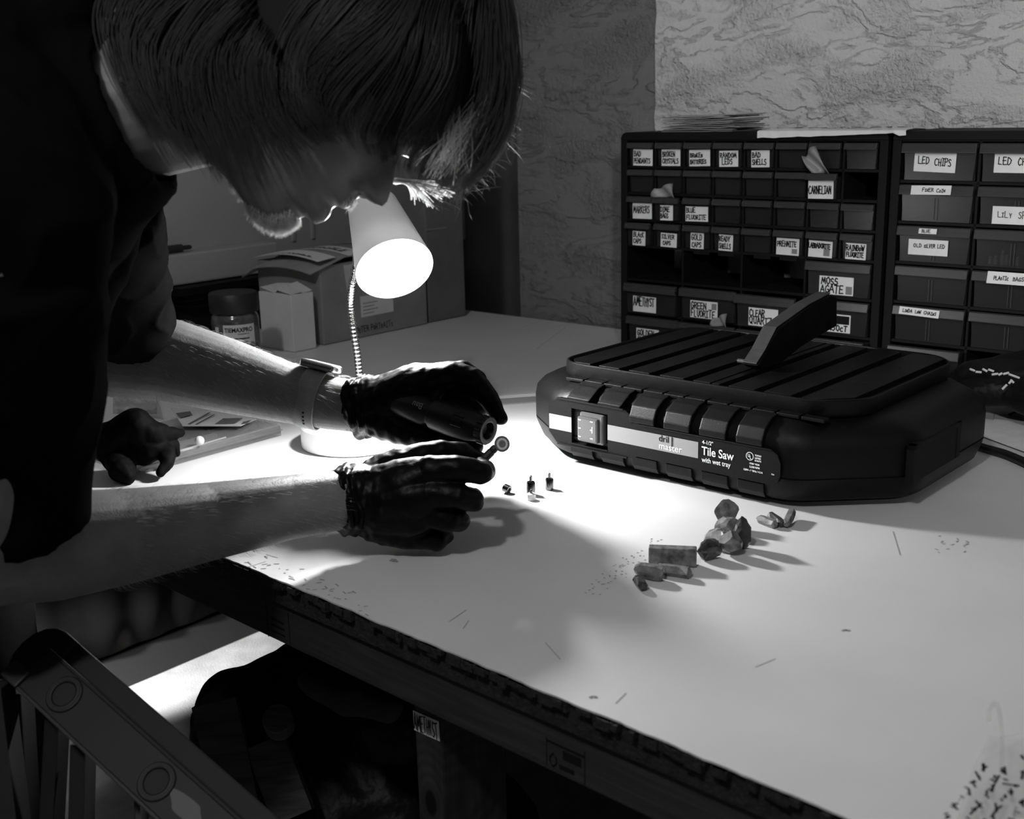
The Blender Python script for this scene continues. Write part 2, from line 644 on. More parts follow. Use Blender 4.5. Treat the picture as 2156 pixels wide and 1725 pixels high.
# ------------------------------------------------------------------ lettering
GL = {
    'A': [[(0, 0), (.33, 1), (.68, 0)], [(.12, .36), (.56, .36)]],
    'B': [[(.05, 0), (.05, 1), (.42, .95), (.5, .75), (.38, .56), (.05, .53)], [(.38, .55), (.58, .38), (.52, .1), (.3, 0), (.05, 0)]],
    'C': [[(.6, .85), (.38, 1), (.12, .8), (.03, .45), (.15, .1), (.38, 0), (.62, .12)]],
    'D': [[(.05, 0), (.05, 1), (.4, .9), (.62, .55), (.5, .15), (.25, 0), (.05, 0)]],
    'E': [[(.58, 1), (.05, 1), (.05, 0), (.6, 0)], [(.05, .52), (.48, .52)]],
    'F': [[(.58, 1), (.05, 1), (.05, 0)], [(.05, .52), (.48, .52)]],
    'G': [[(.6, .85), (.38, 1), (.12, .8), (.03, .45), (.15, .1), (.38, 0), (.6, .15), (.6, .42), (.36, .42)]],
    'H': [[(.05, 0), (.05, 1)], [(.6, 0), (.6, 1)], [(.05, .5), (.6, .5)]],
    'I': [[(.25, 0), (.25, 1)], [(.05, 1), (.45, 1)], [(.05, 0), (.45, 0)]],
    'K': [[(.05, 0), (.05, 1)], [(.58, 1), (.07, .45), (.6, 0)]],
    'L': [[(.05, 1), (.05, 0), (.55, 0)]],
    'M': [[(.02, 0), (.15, 1), (.4, .3), (.65, 1), (.8, 0)]],
    'N': [[(.05, 0), (.05, 1), (.58, 0), (.6, 1)]],
    'O': [[(.33, 1), (.06, .75), (.05, .3), (.3, 0), (.58, .25), (.6, .7), (.33, 1)]],
    'P': [[(.05, 0), (.05, 1), (.45, .95), (.55, .72), (.42, .5), (.05, .47)]],
    'Q': [[(.33, 1), (.06, .75), (.05, .3), (.3, 0), (.58, .25), (.6, .7), (.33, 1)], [(.4, .25), (.68, -.06)]],
    'R': [[(.05, 0), (.05, 1), (.45, .95), (.55, .75), (.42, .54), (.05, .5)], [(.25, .5), (.6, 0)]],
    'S': [[(.55, .88), (.35, 1), (.1, .85), (.15, .6), (.45, .45), (.56, .22), (.38, 0), (.04, .1)]],
    'T': [[(0, 1), (.62, 1)], [(.31, 1), (.31, 0)]],
    'U': [[(.05, 1), (.06, .25), (.28, 0), (.52, .2), (.58, 1)]],
    'V': [[(0, 1), (.3, 0), (.62, 1)]],
    'W': [[(0, 1), (.18, 0), (.4, .7), (.6, 0), (.8, 1)]],
    'X': [[(0, 1), (.6, 0)], [(.6, 1), (0, 0)]],
    'Y': [[(0, 1), (.3, .5), (.6, 1)], [(.3, .5), (.28, 0)]],
    'Z': [[(.02, 1), (.6, 1), (.03, 0), (.65, 0)]],
    '0': [[(.33, 1), (.06, .7), (.06, .3), (.3, 0), (.56, .3), (.56, .7), (.33, 1)]],
    '1': [[(.1, .8), (.28, 1), (.28, 0)]],
    '5': [[(.55, 1), (.1, 1), (.08, .55), (.4, .58), (.56, .3), (.36, 0), (.05, .1)]],
    "'": [[(.1, 1), (.08, .8)]],
}


def letters(text, height, squeeze=1.0, seed=0, jit=0.04, slant=0.0):
    """hand lettering as ribbons: list of polylines in (x, z), and the width"""
    r = random.Random(seed)
    x = 0
    out = []
    for ch in text:
        if ch == ' ':
            x += .45 * height * squeeze
            continue
        g = GL.get(ch.upper())
        if not g:
            x += .3 * height * squeeze
            continue
        h = height * (.68 if ch.islower() else 1.0) * r.uniform(.93, 1.07)
        w = 0
        dz = r.uniform(-.05, .05) * height
        for st in g:
            pl = []
            for (a, b) in st:
                a2 = a * h * squeeze + b * h * slant
                pl.append((x + a2 + r.uniform(-jit, jit) * h, b * h + dz + r.uniform(-jit, jit) * h))
                w = max(w, a * h * squeeze)
            out.append(pl)
        x += w + .20 * height * squeeze
    return out, x


def ribbons(bm, pls, th, mw, mi):
    """polylines in local (x, z) drawn as flat ribbons; mw maps (x, 0, z)"""
    for pl in pls:
        for (a, b) in zip(pl, pl[1:]):
            dx, dz = b[0] - a[0], b[1] - a[1]
            l = sqrt(dx * dx + dz * dz)
            if l < 1e-7:
                continue
            ux, uz = dx / l * th * .5, dz / l * th * .5
            q = ((a[0] - ux - uz, a[1] - uz + ux), (a[0] - ux + uz, a[1] - uz - ux), (b[0] + ux + uz, b[1] + uz - ux), (b[0] + ux - uz, b[1] + uz + ux))
            f = bm.faces.new([bm.verts.new(mw @ Vector((p[0], 0, p[1]))) for p in q])
            f.material_index = mi


def printed(bm, text, size, mw, mi, bold=0.0, width=1.0, shear=0.0):
    """printed type in the built-in face; drawn in local x/z plane facing -y"""
    cu = bpy.data.curves.new('t', 'FONT')
    cu.body = text
    cu.size = size
    cu.offset = bold
    cu.shear = shear
    o = bpy.data.objects.new('t', cu)
    COL.objects.link(o)
    dg = bpy.context.evaluated_depsgraph_get()
    dg.update()
    me = bpy.data.meshes.new_from_object(o.evaluated_get(dg))
    vs = [bm.verts.new(mw @ Vector((v.co.x * width, 0, v.co.y))) for v in me.vertices]
    for p in me.polygons:
        try:
            f = bm.faces.new([vs[i] for i in p.vertices])
            f.material_index = mi
        except ValueError:
            pass
    w = max((v.co.x for v in me.vertices), default=0) * width
    bpy.data.objects.remove(o)
    bpy.data.curves.remove(cu)
    bpy.data.meshes.remove(me)
    return w


def TR(x=0, y=0, z=0, rz=0.0, ry=0.0, rx=0.0):
    return Matrix.Translation((x, y, z)) @ Matrix.Rotation(rz, 4, 'Z') @ Matrix.Rotation(ry, 4, 'Y') @ Matrix.Rotation(rx, 4, 'X')


def sheet(bm, w, h, y, mw, mi=0, curl=0.0, nx=6):
    """a paper label w x h in local x/z, facing -y, thin but with two sides"""
    for off in (0.0, 0.0003):
        rows = []
        for i in range(nx + 1):
            x = w * i / nx
            c = y + off - curl * (abs(i / nx - .5) * 2) ** 3
            rows.append((bm.verts.new(mw @ Vector((x, c, 0))), bm.verts.new(mw @ Vector((x, c, h)))))
        for a, b in zip(rows, rows[1:]):
            bm.faces.new((a[0], b[0], b[1], a[1])).material_index = mi

# ================================================================== SETTING
def planeD(px, py, fr, d):
    r = ray(px, py)
    t = (d - CAMP.dot(fr.D)) / r.dot(fr.D)
    return CAMP + r * t


def planeX(px, py, fr, x):
    r = ray(px, py)
    t = (x - CAMP.dot(fr.X)) / r.dot(fr.X)
    return CAMP + r * t


def fbox(bm, fr, x0, x1, d0, d1, z0, z1, bev=0.0, mi=0):
    mw = Matrix((( fr.X.x, fr.D.x, 0, 0), (fr.X.y, fr.D.y, 0, 0), (0, 0, 1, 0), (0, 0, 0, 1)))
    return box(bm, x0, x1, d0, d1, z0, z1, bev, 2, mi, mw)


struct('floor', box(B(), -4, 4, -4, 5, -0.06, 0), M['concrete'])
WALL_D = 1.976
xl = planeD(1379, 150, FC, WALL_D).dot(FC.X)
xk = planeD(1092, 450, FC, 1.990).dot(FC.X)
# white plaster coat with a torn left edge
bm = B()
r0 = random.Random(3)
N = 120
edge = []
for i in range(N + 1):
    z = 2.9 * i / N
    edge.append((xl + 0.006 * noise.noise(Vector((z * 9, 1, 0))) + 0.005 * noise.noise(Vector((z * 31, 4, 0))), z))
prism(bm, edge + [(2.6, 2.9), (2.6, 0)], 'y', WALL_D, WALL_D + 0.2)
bmesh.ops.transform(bm, matrix=Matrix(((FC.X.x, FC.D.x, 0, 0), (FC.X.y, FC.D.y, 0, 0), (0, 0, 1, 0), (0, 0, 0, 1))), verts=bm.verts)
struct('wall_back', bm, M['white_wall'])
struct('wall_column', fbox(B(), FC, xk, xl + 0.05, 1.990, 2.42, 0, 2.9), M['dark_wall'])
LW = -2.19
struct('wall_far', fbox(B(), FC, LW - .1, xk, 2.36, 2.46, 0, 2.9), M['far_wall'])
LB = planeX(585, 570, FC, LW + .06).z      # underside of the ledge
struct('wall_left', fbox(B(), FC, LW - .1, LW, -0.2, 2.36, LB, 2.9), M['grey_wall'])
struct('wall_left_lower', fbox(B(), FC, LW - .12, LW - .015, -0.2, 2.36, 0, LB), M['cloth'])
struct('baseboard_left', fbox(B(), FC, LW - .015, LW + .004, -0.2, 2.36, 0, 0.085, .004), mat('dark_baseboard', .02, .8))
LT = planeX(520, 518, FC, LW + .06).z
bm = B()
fbox(bm, FC, LW, LW + .06, 0.9, planeX(588, 560, FC, LW + .06).dot(FC.D), LB, LT, .004)
struct('trim_1', bm, mat('white_ledge', .42, .6))
# seams of the board above the ledge
bm = B()
for px in (616, 657):
    p = planeX(px, 485, FC, LW)
    fbox(bm, FC, LW - .002, LW + .004, p.dot(FC.D) - .004, p.dot(FC.D) + .004, LT - .01, 2.6)
struct('trim_2', bm, M['grey_wall'])
struct('ceiling', box(B(), -4, 4, -4, 5, 2.95, 3.0), M['ceiling'])

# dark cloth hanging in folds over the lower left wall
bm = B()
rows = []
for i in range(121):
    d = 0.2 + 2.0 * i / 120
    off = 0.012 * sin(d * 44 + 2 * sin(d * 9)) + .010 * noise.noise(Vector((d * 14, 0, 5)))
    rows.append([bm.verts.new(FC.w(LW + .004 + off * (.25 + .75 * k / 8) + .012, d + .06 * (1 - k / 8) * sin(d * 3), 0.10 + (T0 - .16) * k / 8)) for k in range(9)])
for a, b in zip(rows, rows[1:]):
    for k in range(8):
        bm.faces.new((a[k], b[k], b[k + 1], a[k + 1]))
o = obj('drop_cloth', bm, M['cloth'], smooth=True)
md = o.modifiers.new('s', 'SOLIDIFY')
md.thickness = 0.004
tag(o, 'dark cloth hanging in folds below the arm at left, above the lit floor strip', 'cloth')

# ================================================================== WORK TABLE
tb = thing('work_table', 'white topped workbench with rough dark edge and pine legs', 'table', FT.w(-1.0, .636, 0), -FT.a)
# local: x from -1.15 (X=-2.15) to 2.0, y 0 = front edge
FY = 0.0
SL = 0.030


def tl(p):
    """world point -> table local"""
    q = p - FT.w(-1.0, .636)
    return (q.dot(FT.X), q.dot(FT.D))


def back_y(xt):
    # y of the back edge (parallel to the plaster wall) at table x
    p0 = FC.w(0, WALL_D - .003)
    p = FT.w(-1.0 + xt, .636)
    return (WALL_D - .003 - p.dot(FC.D)) / FT.D.dot(FC.D)


XA, XB = -1.12, 1.55
bm = B()
r1 = random.Random(11)
front = []
n = 420
for i in range(n + 1):
    x = XA + (XB - XA) * i / n
    front.append((x, -.0015 * abs(noise.noise(Vector((x * 60, 0, 0)))) + .003 * noise.noise(Vector((x * 25, 3, 0)))))
prism(bm, front + [(XB, back_y(XB)), (XA, back_y(XA))], 'z', T0 - .0016, T0)
obj('table_top', bm, M['table'], tb)
bm = B()
prism(bm, [(XA, .004), (XB, .004), (XB, back_y(XB)), (XA, back_y(XA))], 'z', T0 - SL, T0 - .0018)
# chewed particle board front edge
for i in range(300):
    x = XA + (XB - XA) * r1.random()
    box(bm, x, x + r1.uniform(.004, .02), -.001 - r1.random() * .003, .006, T0 - r1.uniform(.004, .012), T0 - .002)
obj('table_core', bm, M['slab_edge'], tb)
bm = B()
box(bm, XA + .05, XB - .05, .010, .048, T0 - SL - .048, T0 - SL - .0005, .002)
obj('front_rail', bm, M['pine'], tb)
bm = B()
box(bm, XA + .05, XB - .05, 1.16, 1.198, T0 - SL - .048, T0 - SL - .0005, .002)
obj('back_rail', bm, M['pine'], tb)
# stamped grade mark on the front rail
bm = B()
q = planeD(1150, 1560, FT, .646)
px = tl(q)[0]
q2 = planeD(1232, 1600, FT, .646)
px2 = tl(q2)[0]
zc = T0 - SL - .030
for a, b, c, d in ((px, px + .0008, -.014, .012), (px2 - .0008, px2, -.016, .014), (px, px2, .008, .010), (px + .018, px2 - .004, -.002, .006), (px + .014, px + .03, -.012, -.008)):
    box(bm, a, b, .0096, .0102, zc + c, zc + d)
pl, w = letters('O', .012, 1, 3)
ribbons(bm, pl, .0014, TR(px + .004, .0094, zc - .012), 0)
obj('grade_stamp', bm, M['ink'], tb)
bm = B()
q = planeD(580, 1262, FT, .646)
px = tl(q)[0]
for a, b in ((-.018, -.0172), (.02, .0208)):
    box(bm, px + a, px + b, .0096, .0102, zc - .018, zc + .02)
for k in range(3):
    box(bm, px - .012, px + .012, .0096, .0102, zc - .01 + k * .007, zc - .008 + k * .007)
obj('grade_stamp', bm, M['ink'], tb)
# legs
lp = planeD(896, 1460, FT, .685)
lx = tl(lp)[0]
for k, (x, y) in enumerate(((lx, .0690), (lx + 1.05, .0690), (XA + .12, 1.15), (lx, 1.15), (lx + 1.05, 1.15))):
    bm = B()
    box(bm, -.019, .019, -.0195, .069, -.32, T0 - SL - .0505 - .32, .003)
    if k == 0:
        for v in bm.verts:
            pass
    lg = obj('leg', bm, M['pine_leg'], tb, mw=Matrix.Translation((x, y, .32)))
    if k == 0:
        front_leg = lg
# hand lettered sticker on the front leg
bm = B()
hz = planeD(895, 1527, FT, .685).z
mw = TR(-.0185, -.0205, hz - .32 - .011, ry=-radians(2))
sheet(bm, .0365, .021, 0, mw, 0)
pl, w = letters('AMETHYST', .0165, .42, 5, .03)
ribbons(bm, [[(a * .034 / w + .001, b + .002) for a, b in l] for l in pl], .0011, TR(0, -.0006, 0) @ mw, 1)
s = obj('sticker', bm, [M['paper'], M['ink']], front_leg)
s['label'] = 'white sticker lettered AMETHYST'

# scratches and scuffs drawn on the white top
bm = B()


def mark(a, b, w=.0008):
    p, q = on(*a), on(*b)
    d = (q - p).normalized()
    nrm = Vector((-d.y, d.x, 0)) * w * .5
    zz = Vector((0, 0, .0004))
    bm.faces.new([bm.verts.new(v + zz) for v in (p - nrm, q - nrm, q + nrm, p + nrm)])


for a, b in (((1148, 1354), (1180, 1390)), ((945, 1310), (982, 1285)), ((975, 1325), (987, 1308)), ((1296, 1482), (1318, 1460)), ((1590, 1405), (1632, 1388)), ((1130, 735), (1190, 690)), ((1100, 690), (1150, 672)), ((1140, 695), (1200, 683)), ((1880, 1120), (1895, 1170)), ((520, 1195), (560, 1183)), ((560, 1168), (585, 1175))):
    mark(a, b, .0009)
for i in range(60):
    t = r1.random()
    a = (1240 + 160 * t + r1.uniform(-16, 16), 1250 - 120 * t + r1.uniform(-14, 14))
    mark(a, (a[0] + r1.uniform(2, 5), a[1] + r1.uniform(-2, 2)), .0014)
for i in range(40):
    a = (500 + r1.uniform(0, 280), 0)
    yy = 1178 + (a[0] - 482) * .42 - r1.uniform(4, 42)
    mark((a[0], yy), (a[0] + r1.uniform(3, 12), yy + r1.uniform(-3, 6)), .0014)
for i in range(16):
    a = (1965 + r1.uniform(0, 80), 1170 - r1.uniform(0, 40))
    mark(a, (a[0] + r1.uniform(2, 8), a[1] + r1.uniform(-4, 4)), .0013)
for a in ((820, 1181), (1772, 1328), (1240, 1468)):
    for k in range(5):
        mark((a[0] + k * 3, a[1] + r1.uniform(-3, 3)), (a[0] + k * 3 + 6, a[1] + r1.uniform(-3, 3)), .004 if a[0] < 900 else .002)
o = obj('scuff_marks', bm, M['stain'], tb)
o['kind'] = 'stuff'
o.matrix_local = (Matrix.Translation(tb.location) @ Matrix.Rotation(-FT.a, 4, 'Z')).inverted()


# ================================================================== DRAWER CABINETS
CW, CH, CD = .508, .402, .162


def cabinet_frame(cab, cols_rows):
    """cols_rows: list of (z0, z1, ncols)"""
    bm = B()
    r = .012
    arc = [(CW - r + r * cos(t), CH - r + r * sin(t)) for t in [pi / 2 * i / 6 for i in range(7)]]
    arc += [(r - r * sin(t), CH - r + r * cos(t)) for t in [pi / 2 * i / 6 for i in range(7)]]
    top = [(CW, CH - .0135)] + arc + [(0, CH - .0135)]
    prism(bm, top, 'y', 0, CD, bev=.0012)
    box(bm, 0, .014, 0, CD, 0, CH - .0135, .0012)
    box(bm, CW - .014, CW, 0, CD, 0, CH - .0135, .0012)
    box(bm, .014, CW - .014, .002, CD, 0, .007)
    for (z0, z1, nc) in cols_rows:
        box(bm, .0135, CW - .0135, .003, CD - .002, z1 - .0022, z1 + .0022)
        for k in range(1, nc):
            x = .014 + (CW - .028) * k / nc
            box(bm, x - .0019, x + .0019, .003, CD - .002, z0, z1)
    return obj('frame', bm, M['black_frame'], cab)


def drawer_mesh(w, h, ridge=False, depth=.145):
    bm = B()
    t = .0022
    i = .0042 if w < .08 else .0052
    # tapering front panel
    prism(bm, [(i, .001), (w - i, .001), (w - i * .45, h * .7), (w - i * .3, h - .003), (i * .3, h - .003), (i * .45, h * .7)], 'y', -.0005, .0015, 0)
    # projecting grip lip
    prism(bm, [(-.0004, h - .002), (-.0070, h - .003), (-.0095, h * .72), (-.0078, h * .70), (-.0060, h - .011), (-.0004, h - .009)], 'x', .0, w, 1, .0008)
    # tray behind
    box(bm, .003, .0042, .0016, depth, .002, h - .008)
    box(bm, w - .0042, w - .003, .0016, depth, .002, h - .008)
    box(bm, .003, w - .003, .0016, depth, .001, .0022)
    box(bm, .003, w - .003, depth, depth + .0015, .002, h - .008)
    if ridge:
        box(bm, w * .49 - .0028, w * .49 - .0012, -.0016, -.0004, .004, h * .62, 0, 1, 1)
        box(bm, w * .49 + .0022, w * .49 + .0038, -.0016, -.0004, .004, h * .62, 0, 1, 1)
    me = bpy.data.meshes.new('drawer')
    bmesh.ops.recalc_face_normals(bm, faces=bm.faces[:])
    bm.to_mesh(me)
    bm.free()
    me.materials.append(M['drawer'])
    me.materials.append(M['lip'])
    return me


def put_drawer(proto, cab, x, z, pull=0.0, skew=0.0):
    d = proto.copy()
    COL.objects.link(d)
    d.parent = cab
    d.matrix_local = Matrix.Translation((x, .0035 - pull, z)) @ Matrix.Rotation(skew, 4, 'Z')
    return d


def sticker(dr, x, z, w, h, lines, seed, hs, tilt=0.0, th=.0013, swatch=None, y=-.0012, curl=0.0, squeeze=None, dim=False, rx=0.0):
    """lines of (text, x0, z0, height, width)"""
    bm = B()
    mw = TR(x, y, z, ry=tilt, rx=rx)
    sheet(bm, w, h, 0, mw, 0, curl)
    for k, (t, x0, z0, hh, ww) in enumerate(lines):
        pl, tw = letters(t, hh, .8, seed * 7 + k)
        f = ww / tw
        ribbons(bm, [[(x0 + a * f, z0 + b) for a, b in l] for l in pl], th, TR(0, -.0004, 0) @ mw, 1)
    if swatch:
        a, b, c, d, mi = swatch
        f = bm.faces.new([bm.verts.new(TR(0, -.0003, 0) @ mw @ Vector(p)) for p in ((a, 0, b), (a + c, 0, b), (a + c, 0, b + d), (a, 0, b + d))])
        f.material_index = mi
    s = obj('sticker', bm, [M['paper'], M['ink'], M['swatch']], dr)
    s['label'] = 'white paper sticker with hand lettering'
    return s


P0 = Vector((.2102, 2.208, T0))
zs = []
z = CH - .0135
for k in range(4):
    zs.append((z - .0478, z, 8))
    z -= .0478
for k in range(3):
    zs.append((z - .0628, z, 4))
    z -= .0628
cab = thing('drawer_cabinet', 'black small parts cabinet with lettered drawers, left of two', 'cabinet', P0, -FC.a)
cabinet_frame(cab, zs)
SW, LWD = .0545, .1140
small_me = drawer_mesh(SW, .0438)
large_me = drawer_mesh(LWD, .0588)
ridged_me = drawer_mesh(LWD, .0588, True)
small_p = bpy.data.objects.new('drawer', small_me)
large_p = bpy.data.objects.new('drawer', large_me)
ridge_p = bpy.data.objects.new('drawer', ridged_me)
IW = CW - .028
text1 = {
    (0, 0): [('BAD', .002, .0165, .0085, .016), ('PENDANTS', .002, .0045, .0085, .036)],
    (0, 1): [('BROKEN', .002, .0165, .0085, .027), ('CRYSTALS', .002, .0045, .0085, .034)],
    (0, 2): [('BRoKEn', .002, .0155, .0070, .026), ('BATTERIES', .002, .0045, .0065, .033)],
    (0, 3): [('RANDOM', .002, .0155, .0075, .033), ('LEDS', .006, .0045, .0085, .021)],
    (0, 4): [('BAD', .002, .0165, .0085, .016), ('SHELLS', .002, .0045, .0085, .027)],
    (1, 6): [('CARNELIAN', .001, .008, .0115, .040)],
    (2, 0): [('MARKERS', .002, .0105, .0120, .036)],
    (2, 1): [('DIME', .001, .0155, .0085, .020), ('BAGS', .001, .0040, .0080, .017)],
    (2, 2): [('BLUE', .002, .0155, .0080, .019), ('FLUORITE', .002, .0035, .0080, .041)],
    (3, 0): [('BLAcK', .002, .0155, .0085, .024), ('CAPS', .002, .0040, .0080, .018)],
    (3, 1): [('SILVER', .002, .0150, .0070, .028), ('CAPS', .005, .0040, .0065, .017)],
    (3, 2): [('GOLD', .002, .0155, .0100, .023), ('CAPS', .003, .0030, .0085, .020)],
    (3, 3): [('READY', .001, .0165, .0080, .022), ('SHELLS', .001, .0040, .0085, .024)],
    (3, 5): [('PREHNITE', .002, .0145, .0085, .036)],
    (3, 6): [('LABRADORITE', .000, .0150, .0075, .039)],
    (3, 7): [('RAINBoW', .001, .0145, .0085, .032), ('FLUORITE', .002, .0040, .0075, .030)],
    (4, 3): [('MOSS', .004, .0165, .0110, .030), ('AGATE', .003, .0030, .0120, .041)],
    (5, 0): [('AMETHYST', .002, .0115, .0160, .046)],
    (5, 1): [('GREEN', .002, .0165, .0110, .032), ('FLUORITE', .002, .0025, .0120, .050)],
    (5, 2): [('CLEAR', .002, .0165, .0110, .030), ('QUARTZ', .002, .0030, .0120, .044)],
    (5, 3): [('150cT', .018, .0025, .0100, .034)],
    (6, 0): [('GOLDEN', .003, .0160, .0110, .038), ('SHELLS', .003, .0030, .0110, .036)],
}
size1 = {(0, 0): (.010, .042, .029), (0, 1): (.011, .039, .029), (0, 2): (.009, .042, .028), (0, 3): (.010, .037, .027), (0, 4): (.012, .034, .028), (1, 6): (.004, .044, .029), (2, 0): (.010, .042, .028), (2, 1): (.014, .027, .027), (2, 2): (.004, .046, .026), (3, 0): (.014, .028, .026), (3, 1): (.012, .034, .025), (3, 2): (.014, .027, .028), (3, 3): (.012, .028, .028), (3, 5): (.004, .042, .028), (3, 6): (.003, .042, .027), (3, 7): (.008, .035, .026), (4, 3): (.024, .060, .030), (5, 0): (.018, .051, .029), (5, 1): (.021, .056, .031), (5, 2): (.026, .056, .031), (5, 3): (.028, .055, .030), (6, 0): (.020, .050, .030)}
swatches = {(3, 5): (.029, .003, .010, .008, 2), (3, 6): (.027, .003, .011, .011, 2), (4, 3): (.047, .002, .011, .013, 2), (5, 1): (.044, .017, .010, .011, 2), (5, 3): (.004, .014, .049, .014, 1)}
pulls = {(3, 0): .008, (3, 1): .003, (5, 0): .012, (5, 1): .010, (5, 2): .022, (2, 1): .008, (1, 6): .012, (6, 0): .004, (6, 1): .012, (6, 2): .014, (6, 3): .016, (5, 3): .003}
missing = {(1, 7), (4, 0), (4, 1), (4, 2)}
bm = B()
box(bm, .014 + IW / 4 + .004, .014 + IW * .75 - .004, CD - .006, CD - .004, zs[4][0] + .001, zs[4][1] - .003)
obj('added_cell_back', bm, mat('added_cell_grey', .16, .9), cab)  # panel added to lighten the backs of two empty cells
for k in (0, 1):
    for x0 in (.022, .072):
        bm = B()
        xx = .014 + IW / 4 * (1 + k) + x0
        box(bm, xx, xx + .032, .004, .006, zs[4][1] - .0075, zs[4][1] - .002)
        obj('drawer_stop', bm, M['black_frame'], cab)
for ri, (z0, z1, nc) in enumerate(zs):
    cw = IW / nc
    for ci in range(nc):
        if (ri, ci) in missing:
            continue
        pr = small_p if nc == 8 else large_p
        d = put_drawer(pr, cab, .014 + cw * ci + (cw - (SW if nc == 8 else LWD)) / 2, z0 + .002, pulls.get((ri, ci), rnd.uniform(0, .003)), rnd.uniform(-.008, .008))
        if (ri, ci) in text1:
            sx, sw, sh = size1[(ri, ci)]
            big = nc == 4
            sticker(d, sx, .0006 if not big else (.004 if (ri, ci) != (4, 3) else .003), sw, sh, text1[(ri, ci)], ri * 9 + ci, 0, rnd.uniform(-.03, .03) if not big else 0, .00165 if not big else .0020, swatches.get((ri, ci)))

P1 = P0 + FC.X * (CW + .007)
cab2 = thing('drawer_cabinet', 'black small parts cabinet of wide drawers at right edge, right of two', 'cabinet', P1, -FC.a)
zs2 = []
z = CH - .0135
for k in range(6):
    zs2.append((z - .0628, z, 4))
    z -= .0628
cabinet_frame(cab2, zs2)
labels2 = {
    (0, 0): (.018, .014, .064, .030, [('LED', .006, .012, .0105, .019), ('CHIPS', .032, .010, .0105, .026)], .03, -.0012, 0),
    (0, 1): (.020, .014, .070, .030, [('LED', .006, .012, .0105, .020), ('CHIPS', .034, .011, .0105, .028)], 0, -.0012, 0),
    (1, 0): (.020, .042, .062, .014, [('FixER', .018, .005, .005, .018), ('CoIn', .040, .004, .005, .014)], -.02, -.0112, -.22),
    (1, 1): (.022, .002, .080, .026, [('LiLy', .008, .010, .0085, .022), ('SPARES', .038, .009, .0095, .036)], 0, -.0024, 0),
    (2, 0): (.018, .012, .062, .024, [('OLD', .008, .012, .0055, .014), ('siLVER', .025, .012, .0055, .018), ('LED', .046, .012, .0055, .012)], 0, -.0024, 0),
    (3, 1): (.024, .040, .080, .018, [('PLAsTIc', .010, .006, .0055, .022), ('BAGS', .038, .006, .0055, .016), ('sP', .060, .006, .0055, .008)], 0, -.0112, -.22),
    (4, 0): (.012, .044, .064, .012, [('LinDA', .006, .004, .005, .016), ('LoW', .026, .004, .005, .010), ('CHAInS', .040, .004, .005, .020)], .03, -.0112, -.22),
}
for ri, (z0, z1, nc) in enumerate(zs2):
    cw = IW / 4
    for ci in range(4):
        if ri == 5 and ci != 0:
            continue
        d = put_drawer(large_p if ri == 0 else ridge_p, cab2, .014 + cw * ci + (cw - LWD) / 2, z0 + .002, .014 if (ri, ci) == (5, 0) else rnd.uniform(0, .004), rnd.uniform(-.006, .006))
        if (ri, ci) in labels2:
            x, zz, w, h, ls, tilt, y, rx = labels2[(ri, ci)]
            sticker(d, x, zz, w, h, ls, 70 + ri * 5 + ci, 0, tilt, .0010 if ri else .0014, y=y, rx=rx)
        if (ri, ci) == (2, 0):
            sticker(d, .036, .046, .028, .008, [('BLUE', .005, .002, .0045, .014)], 99, 0, 0, .0009, y=-.0112, rx=-.22)
# little metal-capped vials inside the third drawer of the second column
for k, (dx, hh) in enumerate(((.022, .012), (.030, .013), (.040, .022), (.047, .016), (.062, .014))):
    bm = B()
    lathe(bm, [(.004, 0), (.004, hh * .7), (.0028, hh * .75), (.0028, hh)], (0, 0, 0), (0, 0, 1), 14)
    o = obj('vial', bm, M['steel'], smooth=False)
    o.location = P1 + FC.X * (.014 + IW / 4 + dx) + FC.D * .016 + Vector((0, 0, zs2[2][0] + .0048))
    tag(o, 'small metal capped vial lying in the clear drawer under the LILY drawer', 'vial', 'vials in the clear drawer')


# ------------------------------------------------------------------ things on and in the cabinets
def crumple(name, pts_rows, m, th=.0006, parent=None):
    bm = B()
    rows = [[bm.verts.new(p) for p in r] for r in pts_rows]
    for a, b in zip(rows, rows[1:]):
        for k in range(len(a) - 1):
            bm.faces.new((a[k], a[k + 1], b[k + 1], b[k]))
    o = obj(name, bm, m, parent, smooth=True)
    md = o.modifiers.new('s', 'SOLIDIFY')
    md.thickness = th
    return o


def bag_tuft(cell, w0, w1, hgt, lean, label, out=.010):
    ri, ci = cell
    z0, z1, nc = zs[ri]
    cw = IW / nc
    base = P0 + FC.X * (.014 + cw * ci) + Vector((0, 0, z1 - .004)) - FC.D * out
    rows = []
    for k in range(7):
        t = k / 6
        row = []
        for j in range(9):
            s = j / 8
            x = w0 + (w1 - w0) * s + lean * t + (s - .5) * -.3 * (w1 - w0) * t
            y = -.006 * sin(s * 7 + t * 3) - .004 * t
            row.append(base + FC.X * x + FC.D * y + Vector((0, 0, hgt * t * (1 - .25 * sin(s * 4 + 1)))))
        rows.append(row)
    o = crumple('plastic_bag', rows, mat('bag_film', .30, .35, alpha=.7))
    tag(o, label, 'bag', 'plastic bags poking out of drawers')


bag_tuft((1, 6), .012, .044, .034, -.022, 'clear plastic bag poking out of the drawer lettered CARNELIAN')
bag_tuft((2, 1), .000, .052, .020, .002, 'clear plastic bag poking out above the drawer lettered DIME BAGS')
bag_tuft((6, 1), .070, .105, .020, .004, 'clear plastic bag poking out under the GREEN FLUORITE drawer', .014)

